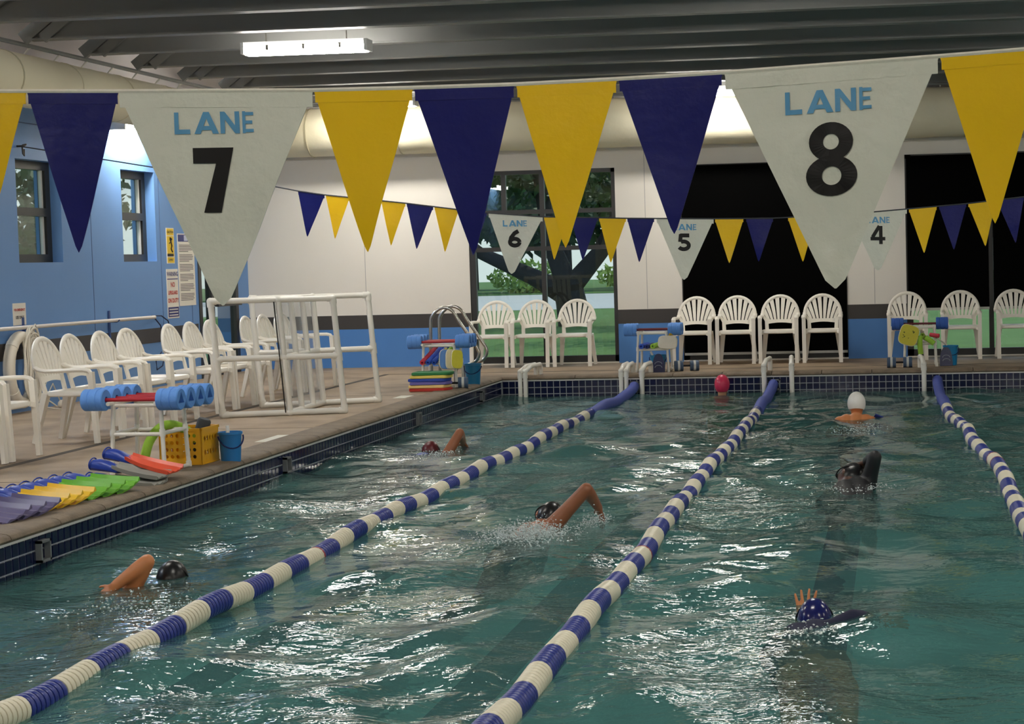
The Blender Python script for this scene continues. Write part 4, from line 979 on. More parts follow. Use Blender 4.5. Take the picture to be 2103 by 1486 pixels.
# fins
def fin_mesh():
    pk = MB(); n = 14; prof = [(0.0, .052, .058, .045), (.05, .058, .070, .048), (.10, .058, .066, .044), (.15, .056, .05, .034), (.20, .058, .034, .022)]
    vs = []
    for x, w, h, c in prof:
        for k in range(n):
            a = 2*PI*k/n; vs.append((x, w*math.cos(a)*(1 if math.sin(a) < 0 else .9), max(0.002, c+ (h/2 if math.sin(a) > 0 else c)*math.sin(a))))
    fs = [(i*n+k, i*n+(k+1) % n, (i+1)*n+(k+1) % n, (i+1)*n+k) for i in range(len(prof)-1) for k in range(n)]
    fs.append(tuple((len(prof)-1)*n+k for k in range(n)))
    pk.add(vs, fs)
    rimv = [(0.0+.0, .057*math.cos(2*PI*k/n), .045+.04*math.sin(2*PI*k/n)) for k in range(n+1)]
    rim = MB().tube(rimv, .005, 6, False)
    ins = MB().add([(.012, .05*math.cos(2*PI*k/n), .045+.034*math.sin(2*PI*k/n)) for k in range(n)], [tuple(range(n))])
    bl = MB(); st = [(.165, .058, .046), (.22, .074, .034), (.31, .090, .022), (.43, .105, .014), (.52, .112, .012)]
    v2 = []
    for x, w, z in st:
        for k in range(9):
            u = -1+2*k/8; rz_ = .010*(k % 2 == 0)+.010*(k in (0, 8)); v2 += [(x+.02*(1-abs(u)) if x > .5 else x, u*w, z+rz_), (x+.02*(1-abs(u)) if x > .5 else x, u*w, max(.001, z-.006))]
    m_ = 18; f2 = []
    for i in range(len(st)-1):
        for k in range(8):
            a = i*m_+k*2; b_ = a+m_; f2 += [(a, a+2, b_+2, b_), (a+1, b_+1, b_+3, a+3)]
        for k in (0, 8): a = i*m_+k*2; f2.append((a, a+1, a+m_+1, a+m_))
    for k in range(8):
        f2.append((k*2, k*2+1, k*2+3, k*2+2)); b_ = (len(st)-1)*m_+k*2; f2.append((b_, b_+2, b_+3, b_+1))
    bl.add(v2, f2)
    return pk, rim, ins, bl
m_fpk = M('fin_pocket_blue', (36, 64, 158), .4, .1, 9); m_fnv = M('fin_navy', (22, 30, 78), .4, .1, 9)
fm = fin_mesh(); FIN = {}
for c_, rgb in (('yellow', (240, 196, 44)), ('green', (112, 182, 50)), ('purple', (104, 96, 134)), ('grey', (142, 140, 132)), ('orange', (222, 84, 54)), ('navy', (24, 30, 70))):
    pm = m_fpk if c_ != 'navy' else m_fnv
    FIN[c_] = [('foot_pocket', fm[0].mesh('foot_pocket', pm), [('rim', fm[1].mesh('rim', pm))]), ('blade', fm[3].mesh('blade', M('fin_'+c_, rgb, .38, .1, 9)), [])]
def fin(c_, x, y, z, yaw, pitch, roll, label, group): place(FIN[c_], 'swim_fin', label, 'swim fin', (x, y, z), 0, group, rot=(roll, pitch, yaw))
for i in range(3): fin('purple', -5.56+.02*i, 10.28+.148*i, .042, -.42, .02, .36, 'purple swim fin with blue foot pocket, %s of three counted away from the yellow fins' % ord_[2-i], 'purple fins by the pool')
for i in range(3): fin('yellow', -5.56+.015*i, 10.77+.148*i, .042, -.40, .02, .36, 'yellow swim fin with blue foot pocket, %s of three counted from the purple fins' % ord_[i], 'yellow fins by the pool')
for i in range(3): fin('green', -5.53+.03*i, 11.25+.148*i, .042, -.33, .02, .36, 'green swim fin with blue foot pocket, %s of three counted from the yellow fins' % ord_[i], 'green fins by the pool')
fin('grey', -5.46, 11.84, .004, -.10, .0, .06, 'grey swim fin with blue foot pocket, underneath in the pile by the rack', 'fins piled by the rack')
fin('grey', -5.47, 11.92, .094, -.06, .10, .08, 'grey swim fin with blue foot pocket, lying upon another grey fin', 'fins piled by the rack')
fin('orange', -5.44, 12.08, .150, -.10, .17, .10, 'orange swim fin with blue foot pocket on top of the grey fins', 'fins piled by the rack')
def shoe(x, y, lean, yaw, label):
    t = thing('swim_shoe', label, 'swim shoe', (x, y, 0)); t.rotation_euler = (lean, 0, yaw)
    poly = [(.078*math.copysign(abs(math.cos(a))**.8, math.cos(a)), .235*math.sin(a)**.85) for a in [PI*k/20 for k in range(21)]]
    part(MB().prism(poly, -.022, .022, Matrix.Rotation(PI/2, 4, 'X')), 'sole', m_fnv, t, True)
    for k in range(2): part(MB().tube([(.045*math.cos(a), -.024, .06+.045*k+.03*math.sin(a)) for a in [PI*j/10 for j in range(11)]], .004, 6), 'stripe', M('stripe_grey', (150, 156, 170), .5), t)
shoe(-2.99, 22.842, -.04, .05, 'navy swim shoe standing against the blue bucket by the shaded window')
shoe(.60, 23.12, -.18, .12, 'navy swim shoe leaning on the bucket by the half-shaded window')
# kickboards
def kb_mesh():
    poly = [(-.22, -.15), (.16, -.15)] + [(.16+.07*math.sin(a), -.15*math.cos(a)) for a in [PI*k/10 for k in range(1, 10)]] + [(.16, .15), (-.22, .15)]
    mb = MB(); n = len(poly); lv = [(0, .95), (.006, 1), (.03, 1), (.036, .95)]; vs = [(x*s, y*s, z) for z, s in lv for x, y in poly]
    return mb.add(vs, [(i*n+k, i*n+(k+1) % n, (i+1)*n+(k+1) % n, (i+1)*n+k) for i in range(3) for k in range(n)] + [tuple(reversed(range(n))), tuple(3*n+k for k in range(n))])
kb = kb_mesh()
for i, (nm, rgb) in enumerate((('red', (190, 52, 40)), ('cream', (238, 204, 130)), ('lilac', (112, 104, 176)), ('blue', (44, 74, 172)), ('pale yellow', (236, 214, 104)), ('green', (40, 124, 68)))):
    o = solo(kb, 'kickboard', M('board_'+nm, rgb, .6, .06, 12, .15, 60), '%s foam kickboard %s' % (nm, ('at the bottom of the stack', 'second from the bottom of the stack', 'third from the bottom of the stack', 'lying between a lilac and a yellow board', 'just below the green board', 'on top of the stack')[i]), 'kickboard', 'stacked kickboards')
    o.location = (-5.255+(.0, -.012, .0, -.01, .008, .025)[i], 20.30, .0005+.0365*i); o.rotation_euler = (0, 0, .05*((i*7) % 3-1))
# striped floats
def float_bell(x, y, z, rz, label, rx=0, sep=.0):
    t = thing('striped_float', label, 'foam float', (x, y, z), rz); mm = (M('float_slate', (62, 84, 112), .6), M('float_pale', (206, 208, 204), .6))
    part(MB().tube([(-.14, 0, 0), (.14, 0, 0)], .012, 8), 'bar', m_dark, t)
    for sx in (-1, 1):
        h = part(MB().tube([(sx*.10-.055, 0, 0), (sx*.10+.055, 0, 0)], .066, 20), 'foam_head', mm[0], t)
        part(MB().tube([(sx*.10-.014, 0, 0), (sx*.10+.014, 0, 0)], .0675, 20), 'stripe', mm[1], h)
    t.rotation_euler = (0, rx, rz); return t
float_bell(-5.055, 20.55, .0665, .18, 'navy and white striped foam float on the deck by the kickboards')
float_bell(.02, 22.955, .0665, 0, 'grey and white striped foam float on the coping before the half-shaded window')
float_bell(-2.66, 23.06, .0665, .2, 'navy and white striped foam float lying by the rack at the shaded window')
# gear on the racks' shelf bars
SH = .305
def r2(x, y, z): return (R2[0]+x, R2[1]+y, z)
noodle([r2(-.175, -.27, .303), r2(-.13, -.06, .385), r2(-.10, .14, .462)], .030, m_nred, 'red foam noodle piece on the rack behind the kickboards')
noodle([r2(-.105, -.27, .303), r2(-.065, -.06, .385), r2(-.033, .14, .462)], .031, m_nblue, 'blue foam noodle piece next to the red piece on the rack')
noodle([r2(-.036, -.27, .303), r2(.002, -.06, .385), r2(.034, .14, .462)], .031, m_nblue, 'blue foam noodle piece next to the lime piece on the rack')
noodle([r2(.118, -.05, .445), r2(.12, -.06, .38), r2(.122, -.065, .319)], .028, m_lime, 'short lime foam piece standing on the rack behind the kickboards')
solo(MB().lathe([(0, 0), (.075, 0), (.08, .008), (.075, .016), (0, .016)], 20, Matrix.Translation(r2(.125, -.105, .3045))), 'foam_disc', M('disc_lime', (186, 214, 90), .6), 'pale lime foam disc on the rack behind the kickboards', 'foam disc')
def paddle(c, tilt, rgb, label, w=.17, h=.20, dots=None, yaw=0):
    n = 32; poly = []
    for i in range(n):
        a = 2*PI*i/n; cc, s_ = math.cos(a), math.sin(a); poly.append((w/2*math.copysign(abs(cc)**.55, cc), h/2*math.copysign(abs(s_)**.55, s_)))
    t = thing('foam_paddle', label, 'foam paddle', c); t.rotation_euler = (PI/2-.15, tilt, yaw)
    nm = 'paddle_%d_%d_%d' % rgb
    part(MB().prism(poly, -.018, .018), 'foam_pad', M(nm, rgb, .6, .06, 14, .2, 70), t, True)
    part(MB().tube([(p[0]*1.005, p[1]*1.005, .0) for p in poly+[poly[0]]], .006, 6, False), 'rim', M('paddle_rim', (236, 230, 206), .6), t)
    if dots:
        d_ = MB(); rr = random.Random(dots)
        for _ in range(9): d_.lathe([(rr.uniform(.005, .011), .0181), (.004, .0192)], 8, Matrix.Translation((rr.uniform(-w*.34, w*.34), rr.uniform(-h*.34, h*.34), 0)))
        part(d_, 'spots', M('paddle_spot', (110, 112, 40), .7), t, False)
paddle(r2(.10, -.245, .335), .1, (104, 150, 216), 'light blue foam paddle hanging on the rack behind the kickboards', .15, .22, yaw=.6)
paddle(r2(.168, -.255, .335), .1, (226, 214, 176), 'cream foam paddle between a blue and a yellow paddle on the rack', .13, .22, yaw=.6)
paddle(r2(.236, -.265, .335), .1, (216, 206, 60), 'yellow foam paddle at the outer end of the paddles on the rack', .13, .21, yaw=.6)
noodle([r2(.078, -.135, .465), r2(.078, -.13, .40), r2(.078, -.12, .32)], .018, M('foam_pale_yellow', (238, 224, 140), .7), 'pale yellow foam stick leaning on the rack behind the kickboards')
noodle([r2(.030, -.21, .327), r2(.062, -.06, .388), r2(.097, .14, .464)], .026, m_lime, 'lime foam piece leaning on the paddles of the rack')
def r3(x, y, z): return (R3[0]+x, R3[1]+y, z)
noodle([r3(-.135, -.26, .331), r3(-.125, -.1, .331), r3(-.115, .22, .331)], .032, m_nblue, 'blue foam noodle piece on the rack by the shaded window')
noodle([r3(-.066, -.23, .327), r3(-.058, -.1, .327), r3(-.048, .22, .327)], .028, M('noodle_navy', (36, 54, 128), .7), 'navy foam noodle piece between a blue and a lime piece on the rack')
noodle([r3(.012, -.26, .331), r3(.018, -.1, .331), r3(.03, .22, .331)], .032, m_lime, 'lime foam noodle piece with a hollow end on the rack by the shaded window')
paddle(r3(.20, -.235, .375), .05, (232, 224, 206), 'cream foam paddle strapped on the rack by the shaded window', .235, .16)
noodle([r3(.22, -.2, .45), r3(.235, -.18, .49), r3(.26, -.16, .47)], .018, M('strap_yellow', (214, 176, 54), .7), 'short yellow foam loop above the cream paddle')
solo(MB().tube([r3(-.03, -.145, .262), r3(.06, -.125, .03)], .014, 10), 'tube_stub', m_pvc, 'short white plastic tube leaning into the bucket by the shaded window', 'tube')
def r4(x, y, z): return (R4[0]+x, R4[1]+y, z)
paddle(r4(-.14, -.264, .40), .30, (214, 202, 62), 'yellow spotted foam paddle tied to the rack by the half-shaded window', .23, .25, dots=4)
noodle([r4(.005, -.245, .16), r4(-.005, -.243, .28), r4(.0, -.243, .39)], .033, m_lime, 'lime foam noodle piece hanging down beside the spotted paddle')
noodle([r4(.17, -.27, .29), r4(.12, -.26, .33), r4(.067, -.243, .365)], .033, m_lime, 'lime foam noodle piece slanting from the spotted paddle to the bucket')
noodle([r4(.03, -.165, .395), r4(.06, .0, .35), r4(.09, .20, .329)], .030, M('noodle_olive', (150, 184, 70), .7), 'olive green foam noodle piece behind the lime pieces')
noodle([r4(.235, -.262, .385), r4(.18, -.245, .39), r4(.125, -.215, .40)], .026, m_nred, 'short red-tipped foam noodle piece on the rack by the half-shaded window')
solo(MB().tube([r4(.20, -.22, .36), r4(.27, -.18, .31), r4(.33, -.1, .26)], .009, 8), 'tube_stub', m_pvc, 'thin white tube leaning from the rack into the bucket', 'tube')
solo(MB().tube([r4(-.10, -.17, .53), r4(-.12, -.235, .505), r4(-.105, -.26, .46)], .008, 6), 'strap', m_ddk, 'maroon strap tying the spotted paddle to the rack', 'strap')
# deck tiles with depth markings
for i, (a, b_) in enumerate((((522, 908), (605, 893)), ((805, 818), (850, 812)))):
    p, q = oz(*a), oz(*b_)
    solo(MB().span((min(p.x, q.x), p.y, .0), (max(p.x, q.x), q.y, .003)), 'deck_marker', M('marker_white', (224, 220, 206), .6, .12, 12), ('white depth marker tile on the deck beside the tube frame', 'white depth marker tile on the deck before the kickboards')[i], 'marker')
# steel ladder rails
t = thing('ladder_rail', 'pair of bent stainless steel ladder rails behind the kickboard rack', 'handrail', (-5.3, 21.6, 0))
for dy in (0, .42):
    pts = [(-.24, 0), (-.235, .3), (-.23, .72), (-.20, .82), (-.13, .89), (-.04, .91), (.05, .86), (.12, .74), (.28, .50), (.34, .40), (.345, .33), (.30, .26), (.20, .21), (.10, .20), (.06, .15), (.05, .0)]
    q = []
    for i in range(len(pts)-1):
        p0, p1, p2, p3 = [Vector(pts[max(0, min(len(pts)-1, j))]) for j in (i-1, i, i+1, i+2)]
        for k in range(4):
            u = k/4; w_ = .5*((2*p1)+(p2-p0)*u+(2*p0-5*p1+4*p2-p3)*u*u+(3*p1-p0-3*p2+p3)*u**3); q.append((w_[0], dy-.2, w_[1]))
    q.append((pts[-1][0], dy-.2, pts[-1][1])); part(MB().tube(q, .020, 12), 'rail', m_steel, t)
    for x in (-.24, .05): part(MB().lathe([(.05, .0), (.05, .008), (.03, .02), (.022, .022)], 16, Matrix.Translation((x, dy-.2, 0))), 'base_flange', m_steel, t)
# white edge brackets on the end wall
def bracket(x, two, label, hgt=.10, dx=.0):
    t = thing('edge_bracket', label, 'bracket', (x, PY, 0), 0, 'white tube brackets on the pool edge'); r = .027 if two else .030
    for k in range(2 if two else 1):
        a = k*.064
        q = [(a, -.06, -.46), (a, -.06, hgt-.03), (a+dx*.1, -.045, hgt), (a+dx*.4, .10, hgt+.05), (a+dx, .30, hgt+.06), (a+dx, .34, hgt+.02), (a+dx, .345, .012)]
        part(MB().tube(q, r, 12), 'bent_tube', m_pvc, t)
        part(MB().tube([(a, -.06, hgt-.09), (a, -.06, hgt-.03)], r*1.2, 12).ball((a, -.058, hgt-.01), r*1.2), 'elbow', m_pvc, t)
bracket(-4.66, True, 'double white tube bracket on the pool edge nearest the steel rails', .08, .12)
bracket(-3.395, True, 'double white tube bracket on the pool edge beside the rack at the shaded window', .07, .03)
bracket(-3.135, False, 'single white tube bracket beside the lane rope end by the tube rack', .07, .06)
bracket(-1.63, False, 'single white tube bracket on the pool edge beside the pink-capped swimmer', .10, .05)
bracket(-1.29, False, 'single white tube bracket across the lane rope from another, below the fourth chair', .11, -.02)
bracket(.31, False, 'single white tube bracket below the rack at the half-shaded window', .09, -.04)

# ================================================================== SWIMMERS
def merged(mb, name, mat, voxel=.008, smooth=6):
    """closed overlapping shapes fused into one continuous skin"""
    me = bpy.data.meshes.new('tmp'); me.from_pydata(mb.v, [], mb.f); o = bpy.data.objects.new('tmp', me); COL.objects.link(o)
    r = o.modifiers.new('r', 'REMESH'); r.mode = 'VOXEL'; r.voxel_size = voxel
    s = o.modifiers.new('s', 'SMOOTH'); s.iterations = smooth; s.factor = .5
    bpy.context.view_layer.update()
    out = bpy.data.meshes.new_from_object(o.evaluated_get(bpy.context.evaluated_depsgraph_get())); bpy.data.objects.remove(o); bpy.data.meshes.remove(me)
    out.name = name; out.materials.clear(); out.materials.append(mat); out.shade_smooth(); return out
def hand(mb, wrist, d, up, thumb, curl=.35, spread=.10, k_=1.0):
    """palm and five bent fingers; d = pointing direction, up = back of the hand, thumb = +1/-1 side"""
    d = d.normalized(); up = (up-d*up.dot(d)).normalized(); s = d.cross(up)*thumb
    pl = wrist+d*.085
    for k, (off, ln) in enumerate(((.030, .070), (.011, .080), (-.009, .074), (-.027, .058))):
        off *= k_; b0 = wrist+d*.012+s*off*.55; kn = wrist+d*.088+s*off
        mb.chain([(b0, .016), (kn, .0125)])
        dd = (d+s*spread*(off/.03)).normalized(); p = kn; a = curl*.5
        for j, f_ in enumerate((.42, .33, .25)):
            dj = (dd*math.cos(a)-up*math.sin(a)).normalized(); q = p+dj*ln*f_; mb.chain([(p, .0098-.001*j), (q, .0090-.001*j)]); p = q; a += curl*.6
    b0 = wrist+d*.02+s*.018; k1 = wrist+d*.045+s*.044-up*.006; k2 = k1+(d*.6+s*.75).normalized()*.034; k3 = k2+(d*.75+s*.5).normalized()*.028
    mb.chain([(b0, .017), (k1, .0135), (k2, .0105), (k3, .009)])
def head_geo(mb, c, fwd, up, k=1.0):
    """skull with brow, nose, jaw and ears; fwd = crown-to-face axis"""
    fwd = fwd.normalized(); up = (up-fwd*up.dot(fwd)).normalized(); s = fwd.cross(up); rot = Matrix((s, fwd, up)).transposed()
    mb.ball(c+up*.015, (.076*k, .096*k, .100*k), 20, 14, rot); mb.ball(c+fwd*.035-up*.055, (.056*k, .058*k, .062*k), 16, 10, rot)
    mb.chain([(c+fwd*.092+up*.02, .010), (c+fwd*.112-up*.018, .013)]); mb.chain([(c+fwd*.085-up*.05-s*.018, .009), (c+fwd*.085-up*.05+s*.018, .009)])
    for e in (-1, 1): mb.ball(c+s*e*.078-fwd*.005-up*.005, (.012, .020, .030), 10, 8, rot); mb.ball(c+fwd*.082+s*e*.03+up*.03, .014, 8, 6)
    return rot
def cap(c, rot, mat, parent, k=1.0, nm='swim_cap', z0=-.05):
    if z0 > -.3: rot = rot @ Matrix.Rotation(.75, 3, 'X'); z0 = -.35
    o = part(MB().ball(c+rot @ Vector((0, -.004, .015)), (.083*k, .103*k, .108*k), 24, 14, rot, z0), nm, mat, parent); return o
def swimmer(label, base, skin, head, face, hup, neck, sh, hips, legs, arms, capmat, suit=None, suitspan=None, sleeves=None, goggles=True, hair=None, k=1.0, capz=-.05, fan=False):
    """all points in world space; arms: list of (shoulder, elbow, wrist, hand dir, back of hand, thumb side)"""
    t = thing('person', label, 'person', base, 0, 'swimmers in the lanes'); B = Vector(base); mb = MB()
    v = lambda p: Vector(p)-B
    L, R = v(sh[0]), v(sh[1]); hl, hr = v(hips[0]), v(hips[1]); hc = v(head)
    rot = head_geo(mb, hc, face, hup, k); mid = (L+R)/2; pel = (hl+hr)/2
    mb.chain([(hc-hup.normalized()*.02, .058), (v(neck), .052), (mid, .07)])
    mb.chain([(L, .062), (mid, .085), (R, .062)]); mb.chain([(mid, .10), (mid.lerp(pel, .45), .105), (pel, .10)])
    for a, b_ in ((L, hl), (R, hr)):
        a2 = a.lerp(mid, .42); mb.chain([(a2, .085), (a2.lerp(b_, .5), .078), (b_, .076)])
    mb.chain([(hl, .076), (hr, .076)])
    for h_, kn, an in legs:
        mb.chain([(v(h_), .078), (v(h_).lerp(v(kn), .5), .068), (v(kn), .052), (v(kn).lerp(v(an), .35), .056), (v(an), .036)])
        f = (v(an)-v(kn)).normalized(); mb.chain([(v(an), .036), (v(an)+f*.10+Vector((0, 0, -.02)), .032), (v(an)+f*.19+Vector((0, 0, -.03)), .022)])
    for s_, e_, w_, hd, hb, th in arms:
        s_, e_, w_ = v(s_), v(e_), v(w_)
        mb.chain([(s_, .062), (s_.lerp(e_, .4), .050), (e_, .042), (e_.lerp(w_, .3), .042), (w_, .029)])
        if fan: hand(mb, w_, hd, hb, th, .12, .22, 1.25)
        else: hand(mb, w_, hd, hb, th)
    body = obj('body', merged(mb, 'body', skin, .005 if fan else .008, 4 if fan else 6), t)
    if capmat: cap(hc, rot, capmat, t, k, 'swim_cap' if not hair else 'hair', capz)
    if goggles:
        gg = MB(); 
        for e in (-1, 1): gg.ball(hc+rot @ Vector((e*.032, .090, .030)), (.024, .012, .017), 12, 8, rot)
        gg.tube([hc+rot @ Vector((.087*math.cos(a), .105*math.sin(a), .03)) for a in [2*PI*i/28 for i in range(29)]], .005, 6, False)
        part(gg, 'goggles', m_ink, t)
    if suit:
        sb = MB(); a0, a1 = suitspan
        for a, b_ in ((L, hl), (R, hr), (mid, pel)):
            a2 = a.lerp(mid, .42) if a is not mid else a
            sb.chain([(a2.lerp(b_, a0), .097 if a is not mid else .112), (a2.lerp(b_, (a0+a1)/2), .092 if a is not mid else .115), (a2.lerp(b_, a1), .097 if a is not mid else .11)])
        if a0 <= .02: sb.chain([(L, .071), (mid, .093), (R, .071)])
        if sleeves:
            for i in sleeves:
                s_, e_, w_ = [v(p) for p in arms[i][:3]]; sb.chain([(s_, .070), (s_.lerp(e_, .4), .058), (e_, .050), (e_.lerp(w_, .3), .050), (w_.lerp(e_, .1), .037)])
        obj('swimsuit', merged(sb, 'swimsuit', suit, .010, 4), t)
    return t
S1 = M('skin_tan', (196, 146, 112), .38, .08, 12, sub=.1); S2 = M('skin_brown', (150, 92, 62), .35, .1, 12, sub=.1); S3 = M('skin_warm', (206, 132, 84), .38, .08, 12, sub=.1); S4 = M('skin_deep', (92, 62, 50), .35, .1, 12)
C_blk = M('cap_black', (22, 20, 22), .3, .1, 10); C_pink = M('cap_pink', (226, 58, 96), .3, .06, 10); C_wht = M('cap_white', (236, 232, 226), .35, .05, 10); C_navy = M('cap_navy', (24, 28, 92), .2, .08, 10); C_mar = M('cap_maroon', (92, 28, 34), .35, .1, 10)
T_navy = M('suit_navy', (16, 20, 54), .75, .08, 14); T_blue = M('suit_blue', (44, 70, 150), .5, .08, 14); T_blk = M('suit_black', (24, 24, 28), .5, .1, 14); T_yel = M('suit_yellow', (206, 178, 70), .6, .08, 14)
def prone(hx, hy, hz, yawd, sink=-.03, roll=0.0, half=.19):
    """shoulders, hips and legs of a body swimming away from the head position"""
    h = Vector((math.sin(yawd), math.cos(yawd), 0)); s = Vector((h.y, -h.x, 0))
    H = Vector((hx, hy, hz)); c = H-h*.23+Vector((0, 0, WZ-.10-hz+sink))
    sh = (c-s*half+Vector((0, 0, roll)), c+s*half-Vector((0, 0, roll))); p = c-h*.50+Vector((0, 0, -.03)); hips = (p-s*.095, p+s*.095)
    legs = []
    for i, (q, dz) in enumerate(((hips[0], -.10), (hips[1], .0))):
        kn = q-h*.43+Vector((0, 0, -.07+dz)); an = kn-h*.42+Vector((0, 0, .02-dz*.3)); legs.append((q, kn, an))
    return h, s, H, sh, hips, legs
UPV = Vector((0, 0, 1)); DN = Vector((0, 0, -1))
def reach(sh, h, s, side, depth=-.12, f=.52):
    e = sh+h*.28+s*side*.03+Vector((0, 0, depth*.5)); w = e+h*.25+Vector((0, 0, depth*.5)); return (sh, e, w, h, UPV, -side)
# A: near the tiled edge, left elbow high
h, s, H, sh, hips, legs = prone(-3.985, 9.62, -.27, .06)
e = oy(302, 1153, 9.38); w = oy(236, 1203, 9.30)
swimmer('person with dark cap swimming away beside the tiled edge, bent bare arm lifted', (H.x, H.y-.5, WZ-.1), S3, H, h*.55+DN*.85, UPV*.55+h*.85, H-h*.13+DN*.06, sh, hips, legs,
        [(sh[0], e, w, Vector((-.75, -.1, -.6)), Vector((-.3, -.6, .5)), 1), reach(sh[1], h, s, 1)], C_blk, T_blk, (.75, 1.05), goggles=True)
# B: far in the edge lane
h, s, H, sh, hips, legs = prone(-4.27, 16.38, -.305, .05)
e = oy(944, 888, 16.25); w = oy(951, 908, 16.45)
swimmer('person with maroon cap and blue suit, brown arm raised over the edge lane', (H.x, H.y-.5, WZ-.1), S2, H, h*.55+DN*.85, UPV*.55+h*.85, H-h*.13+DN*.06, sh, hips, legs,
        [(sh[1]+UPV*.03, e, w, Vector((.1, .7, -.6)), Vector((.3, .3, .8)), -1), reach(sh[0], h, s, -1)], C_mar, T_blue, (.0, 1.02))
# C: middle lane, big raised arm
h, s, H, sh, hips, legs = prone(-2.27, 11.62, -.225, .10)
sr = oy(1132, 1083, 11.38); e = oy(1204, 1004, 11.40); w = oy(1229, 1042, 11.56); sh = (sh[0], sr)
swimmer('person with black cap in the splashing water, wet brown arm swung high', (H.x, H.y-.5, WZ-.1), S2, H, h*.5+DN*.6-s*.6, UPV*.55+h*.85, H-h*.13+DN*.06, sh, hips, legs,
        [(sr, e, w, Vector((.15, .5, -.85)), Vector((.6, .3, .4)), -1), reach(sh[0], h, s, -1)], C_blk, T_blk, (.75, 1.05))
# D: pink cap at the end wall, upright
c = oy(1483, 786, 21.97); Hd = Vector((c.x, 21.97, c.z-.03)); shz = -.34
shd = (Vector((c.x-.18, 21.97, shz)), Vector((c.x+.18, 21.97, shz))); hp = (Vector((c.x-.09, 21.95, -.72)), Vector((c.x+.09, 21.95, -.72)))
lg = [(hp[i], Vector((c.x+(-.1, .1)[i], 22.1, -.88)), Vector((c.x+(-.1, .1)[i], 21.9, -.985))) for i in (0, 1)]
swimmer('person with pink cap and yellow top resting at the end wall', (Hd.x, 21.97, PZ), S1, Hd, Vector((.1, 1, 0)), UPV, Hd+DN*.13, shd, hp, lg,
        [(shd[0], Vector((c.x-.25, 22.0, -.55)), Vector((c.x-.2, 22.17, -.36)), Vector((.1, 1, .3)), UPV, 1), (shd[1], Vector((c.x+.25, 22.0, -.55)), Vector((c.x+.2, 22.17, -.36)), Vector((-.1, 1, .3)), UPV, -1)], C_pink, T_yel, (.0, 1.0), goggles=False, k=1.10, capz=-.75)
# E: white cap, bare shoulders
c = oy(1759, 830, 18.75); He = Vector((c.x, 18.75, c.z-.005)); h = Vector((0, 1, 0)); s = Vector((1, 0, 0))
she = (Vector((c.x-.17, 18.62, WZ-.03)), Vector((c.x+.16, 18.62, WZ-.035))); hp = (Vector((c.x-.09, 18.25, -.55)), Vector((c.x+.09, 18.25, -.55)))
lg = [(hp[i], hp[i]+Vector((0, -.34, -.24)), hp[i]+Vector((0, -.72, -.26))) for i in (0, 1)]
swimmer('person with white cap and bare shoulders swimming towards the end wall', (He.x, 18.4, WZ-.1), S3, He, Vector((0, 1, -.25)), UPV+h*.2, He+DN*.12-h*.03, she, hp, lg,
        [(she[0], she[0]+Vector((-.12, .2, -.14)), she[0]+Vector((-.02, .42, -.16)), h, UPV, 1), (she[1], she[1]+Vector((.17, .1, -.08)), oy(1800, 862, 18.6)+Vector((0, 0, -.03)), Vector((.6, .3, -.1)), UPV, -1)], C_wht, T_navy, (.35, 1.05), goggles=False, k=1.12, capz=-.55)
pd = oy(1806, 860, 18.6)
solo(MB().prism([(-.06, -.05), (.02, -.07), (.09, -.03), (.10, .03), (.03, .07), (-.06, .06)], -.006, .006, Matrix.Translation(pd) @ Matrix.Rotation(.5, 4, 'Y') @ Matrix.Rotation(-.6, 4, 'X')), 'hand_paddle', M('paddle_navy', (40, 54, 132), .35), 'blue plastic hand paddle on the white-capped swimmer\'s hand', 'hand paddle')
# F: dark sleeve, arm arched up
h, s, H, sh, hips, legs = prone(-.37, 13.50, -.205, -.05)
sr = oy(1782, 994, 13.36); e = oy(1797, 938, 13.30); w = oy(1779, 948, 13.50); sh = (sh[0], sr)
swimmer('person in black long-sleeved suit with dark cap, one arm arched over the water', (H.x, H.y-.5, WZ-.1), S4, H, -s*.7+h*.4+DN*.35, UPV*.6+h*.8, H-h*.13+DN*.05, sh, hips, legs,
        [(sr, e, w, Vector((-.5, .5, -.6)), Vector((.2, .3, .8)), -1), reach(sh[0], h, s, -1)], C_blk, T_blk, (.0, 1.05), sleeves=[0])
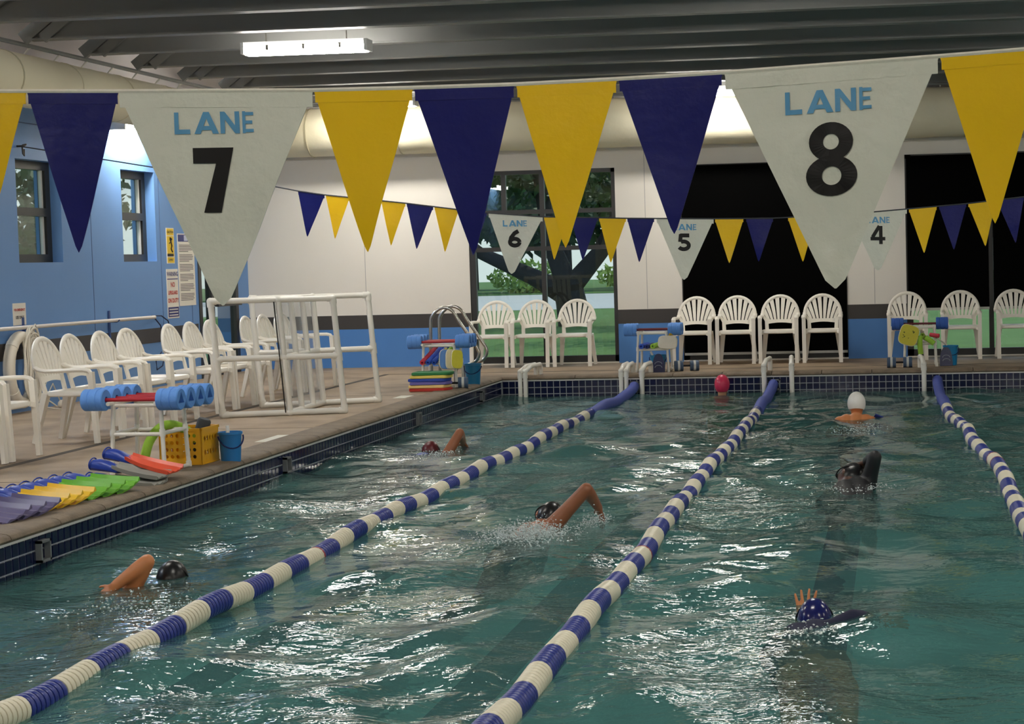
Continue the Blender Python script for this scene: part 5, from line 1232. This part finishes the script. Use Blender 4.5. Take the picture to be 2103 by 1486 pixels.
# G: navy cap, left hand out of the water ahead, right sleeve sweeping
h, s, H, sh, hips, legs = prone(-.405, 8.44, -.27, -.06)
sr = oy(1698, 1304, 8.28); e = oy(1752, 1272, 8.26); w = oy(1797, 1277, 8.38); wl_ = oy(1655, 1281, 8.78); sh = (sh[0]+Vector((.0, 0, .0)), sr)
swimmer('person with shiny navy cap and dark long sleeve, spread fingers showing ahead of the cap', (H.x, H.y-.5, WZ-.1), S3, H, h*.5+DN*.9, UPV*.5+h*.85, H-h*.13+DN*.06, sh, hips, legs,
        [(sr, e, w, Vector((.8, .3, -.05)), Vector((0, -.3, .9)), -1), (sh[0], sh[0]+h*.26+Vector((.03, 0, -.03)), wl_, Vector((-.02, .15, 1)), Vector((0, -1, .1)), 1)], C_navy, T_navy, (.0, .62), sleeves=[0], fan=True)

# ---- splashes
m_spl = M('foam_spray', (214, 222, 222), .25, .03, 10)
def splash(c, r, n, seed, label, smin=.003, smax=.010):
    rnd = random.Random(seed); mb = MB(); c = Vector(c)
    for _ in range(n):
        a = rnd.gauss(0, .45); b_ = rnd.gauss(0, .45); z = abs(rnd.gauss(0, .4))*math.exp(-(a*a+b_*b_)*.8)
        p = c+Vector((a*r[0], b_*r[1], z*r[2]-.004)); q = rnd.uniform(smin, smax)
        st = Vector((rnd.uniform(.7, 1.8), rnd.uniform(.7, 1.6), rnd.uniform(.6, 1.3)))*q
        mb.add([p+Vector((st.x, 0, 0)), p-Vector((st.x, 0, 0)), p+Vector((0, st.y, 0)), p-Vector((0, st.y, 0)), p+Vector((0, 0, st.z)), p-Vector((0, 0, st.z))],
               [(0,2,4),(2,1,4),(1,3,4),(3,0,4),(2,0,5),(1,2,5),(3,1,5),(0,3,5)])
    solo(mb, 'splash', m_spl, label, 'splash', kind='stuff')
splash(oz(1085, 1105, WZ), (.30, .42, .13), 2600, 1, 'white splash at the shoulder of the high-armed swimmer', .0015, .006)
splash(oz(1225, 1075, WZ), (.14, .18, .12), 420, 2, 'small splash below the hand of the high-armed swimmer', .0015, .005)
splash(oz(1690, 1300, WZ), (.24, .30, .04), 380, 3, 'thin spray around the navy-capped swimmer', .002, .007)
splash(oz(1800, 1285, WZ), (.09, .1, .05), 120, 4, 'spray at the sleeved hand of the navy-capped swimmer', .002, .006)
splash(oz(1765, 1000, WZ), (.25, .3, .04), 260, 5, 'thin spray around the black-suited swimmer', .002, .006)
splash(oz(895, 935, WZ), (.28, .4, .04), 320, 6, 'thin spray around the maroon-capped swimmer', .002, .006)
splash(oz(1760, 880, WZ), (.35, .6, .03), 320, 7, 'foam trail behind the white-capped swimmer', .002, .006)
splash(oz(300, 1235, WZ), (.35, .5, .03), 420, 8, 'thin spray beside the swimmer at the tiled edge', .002, .007)
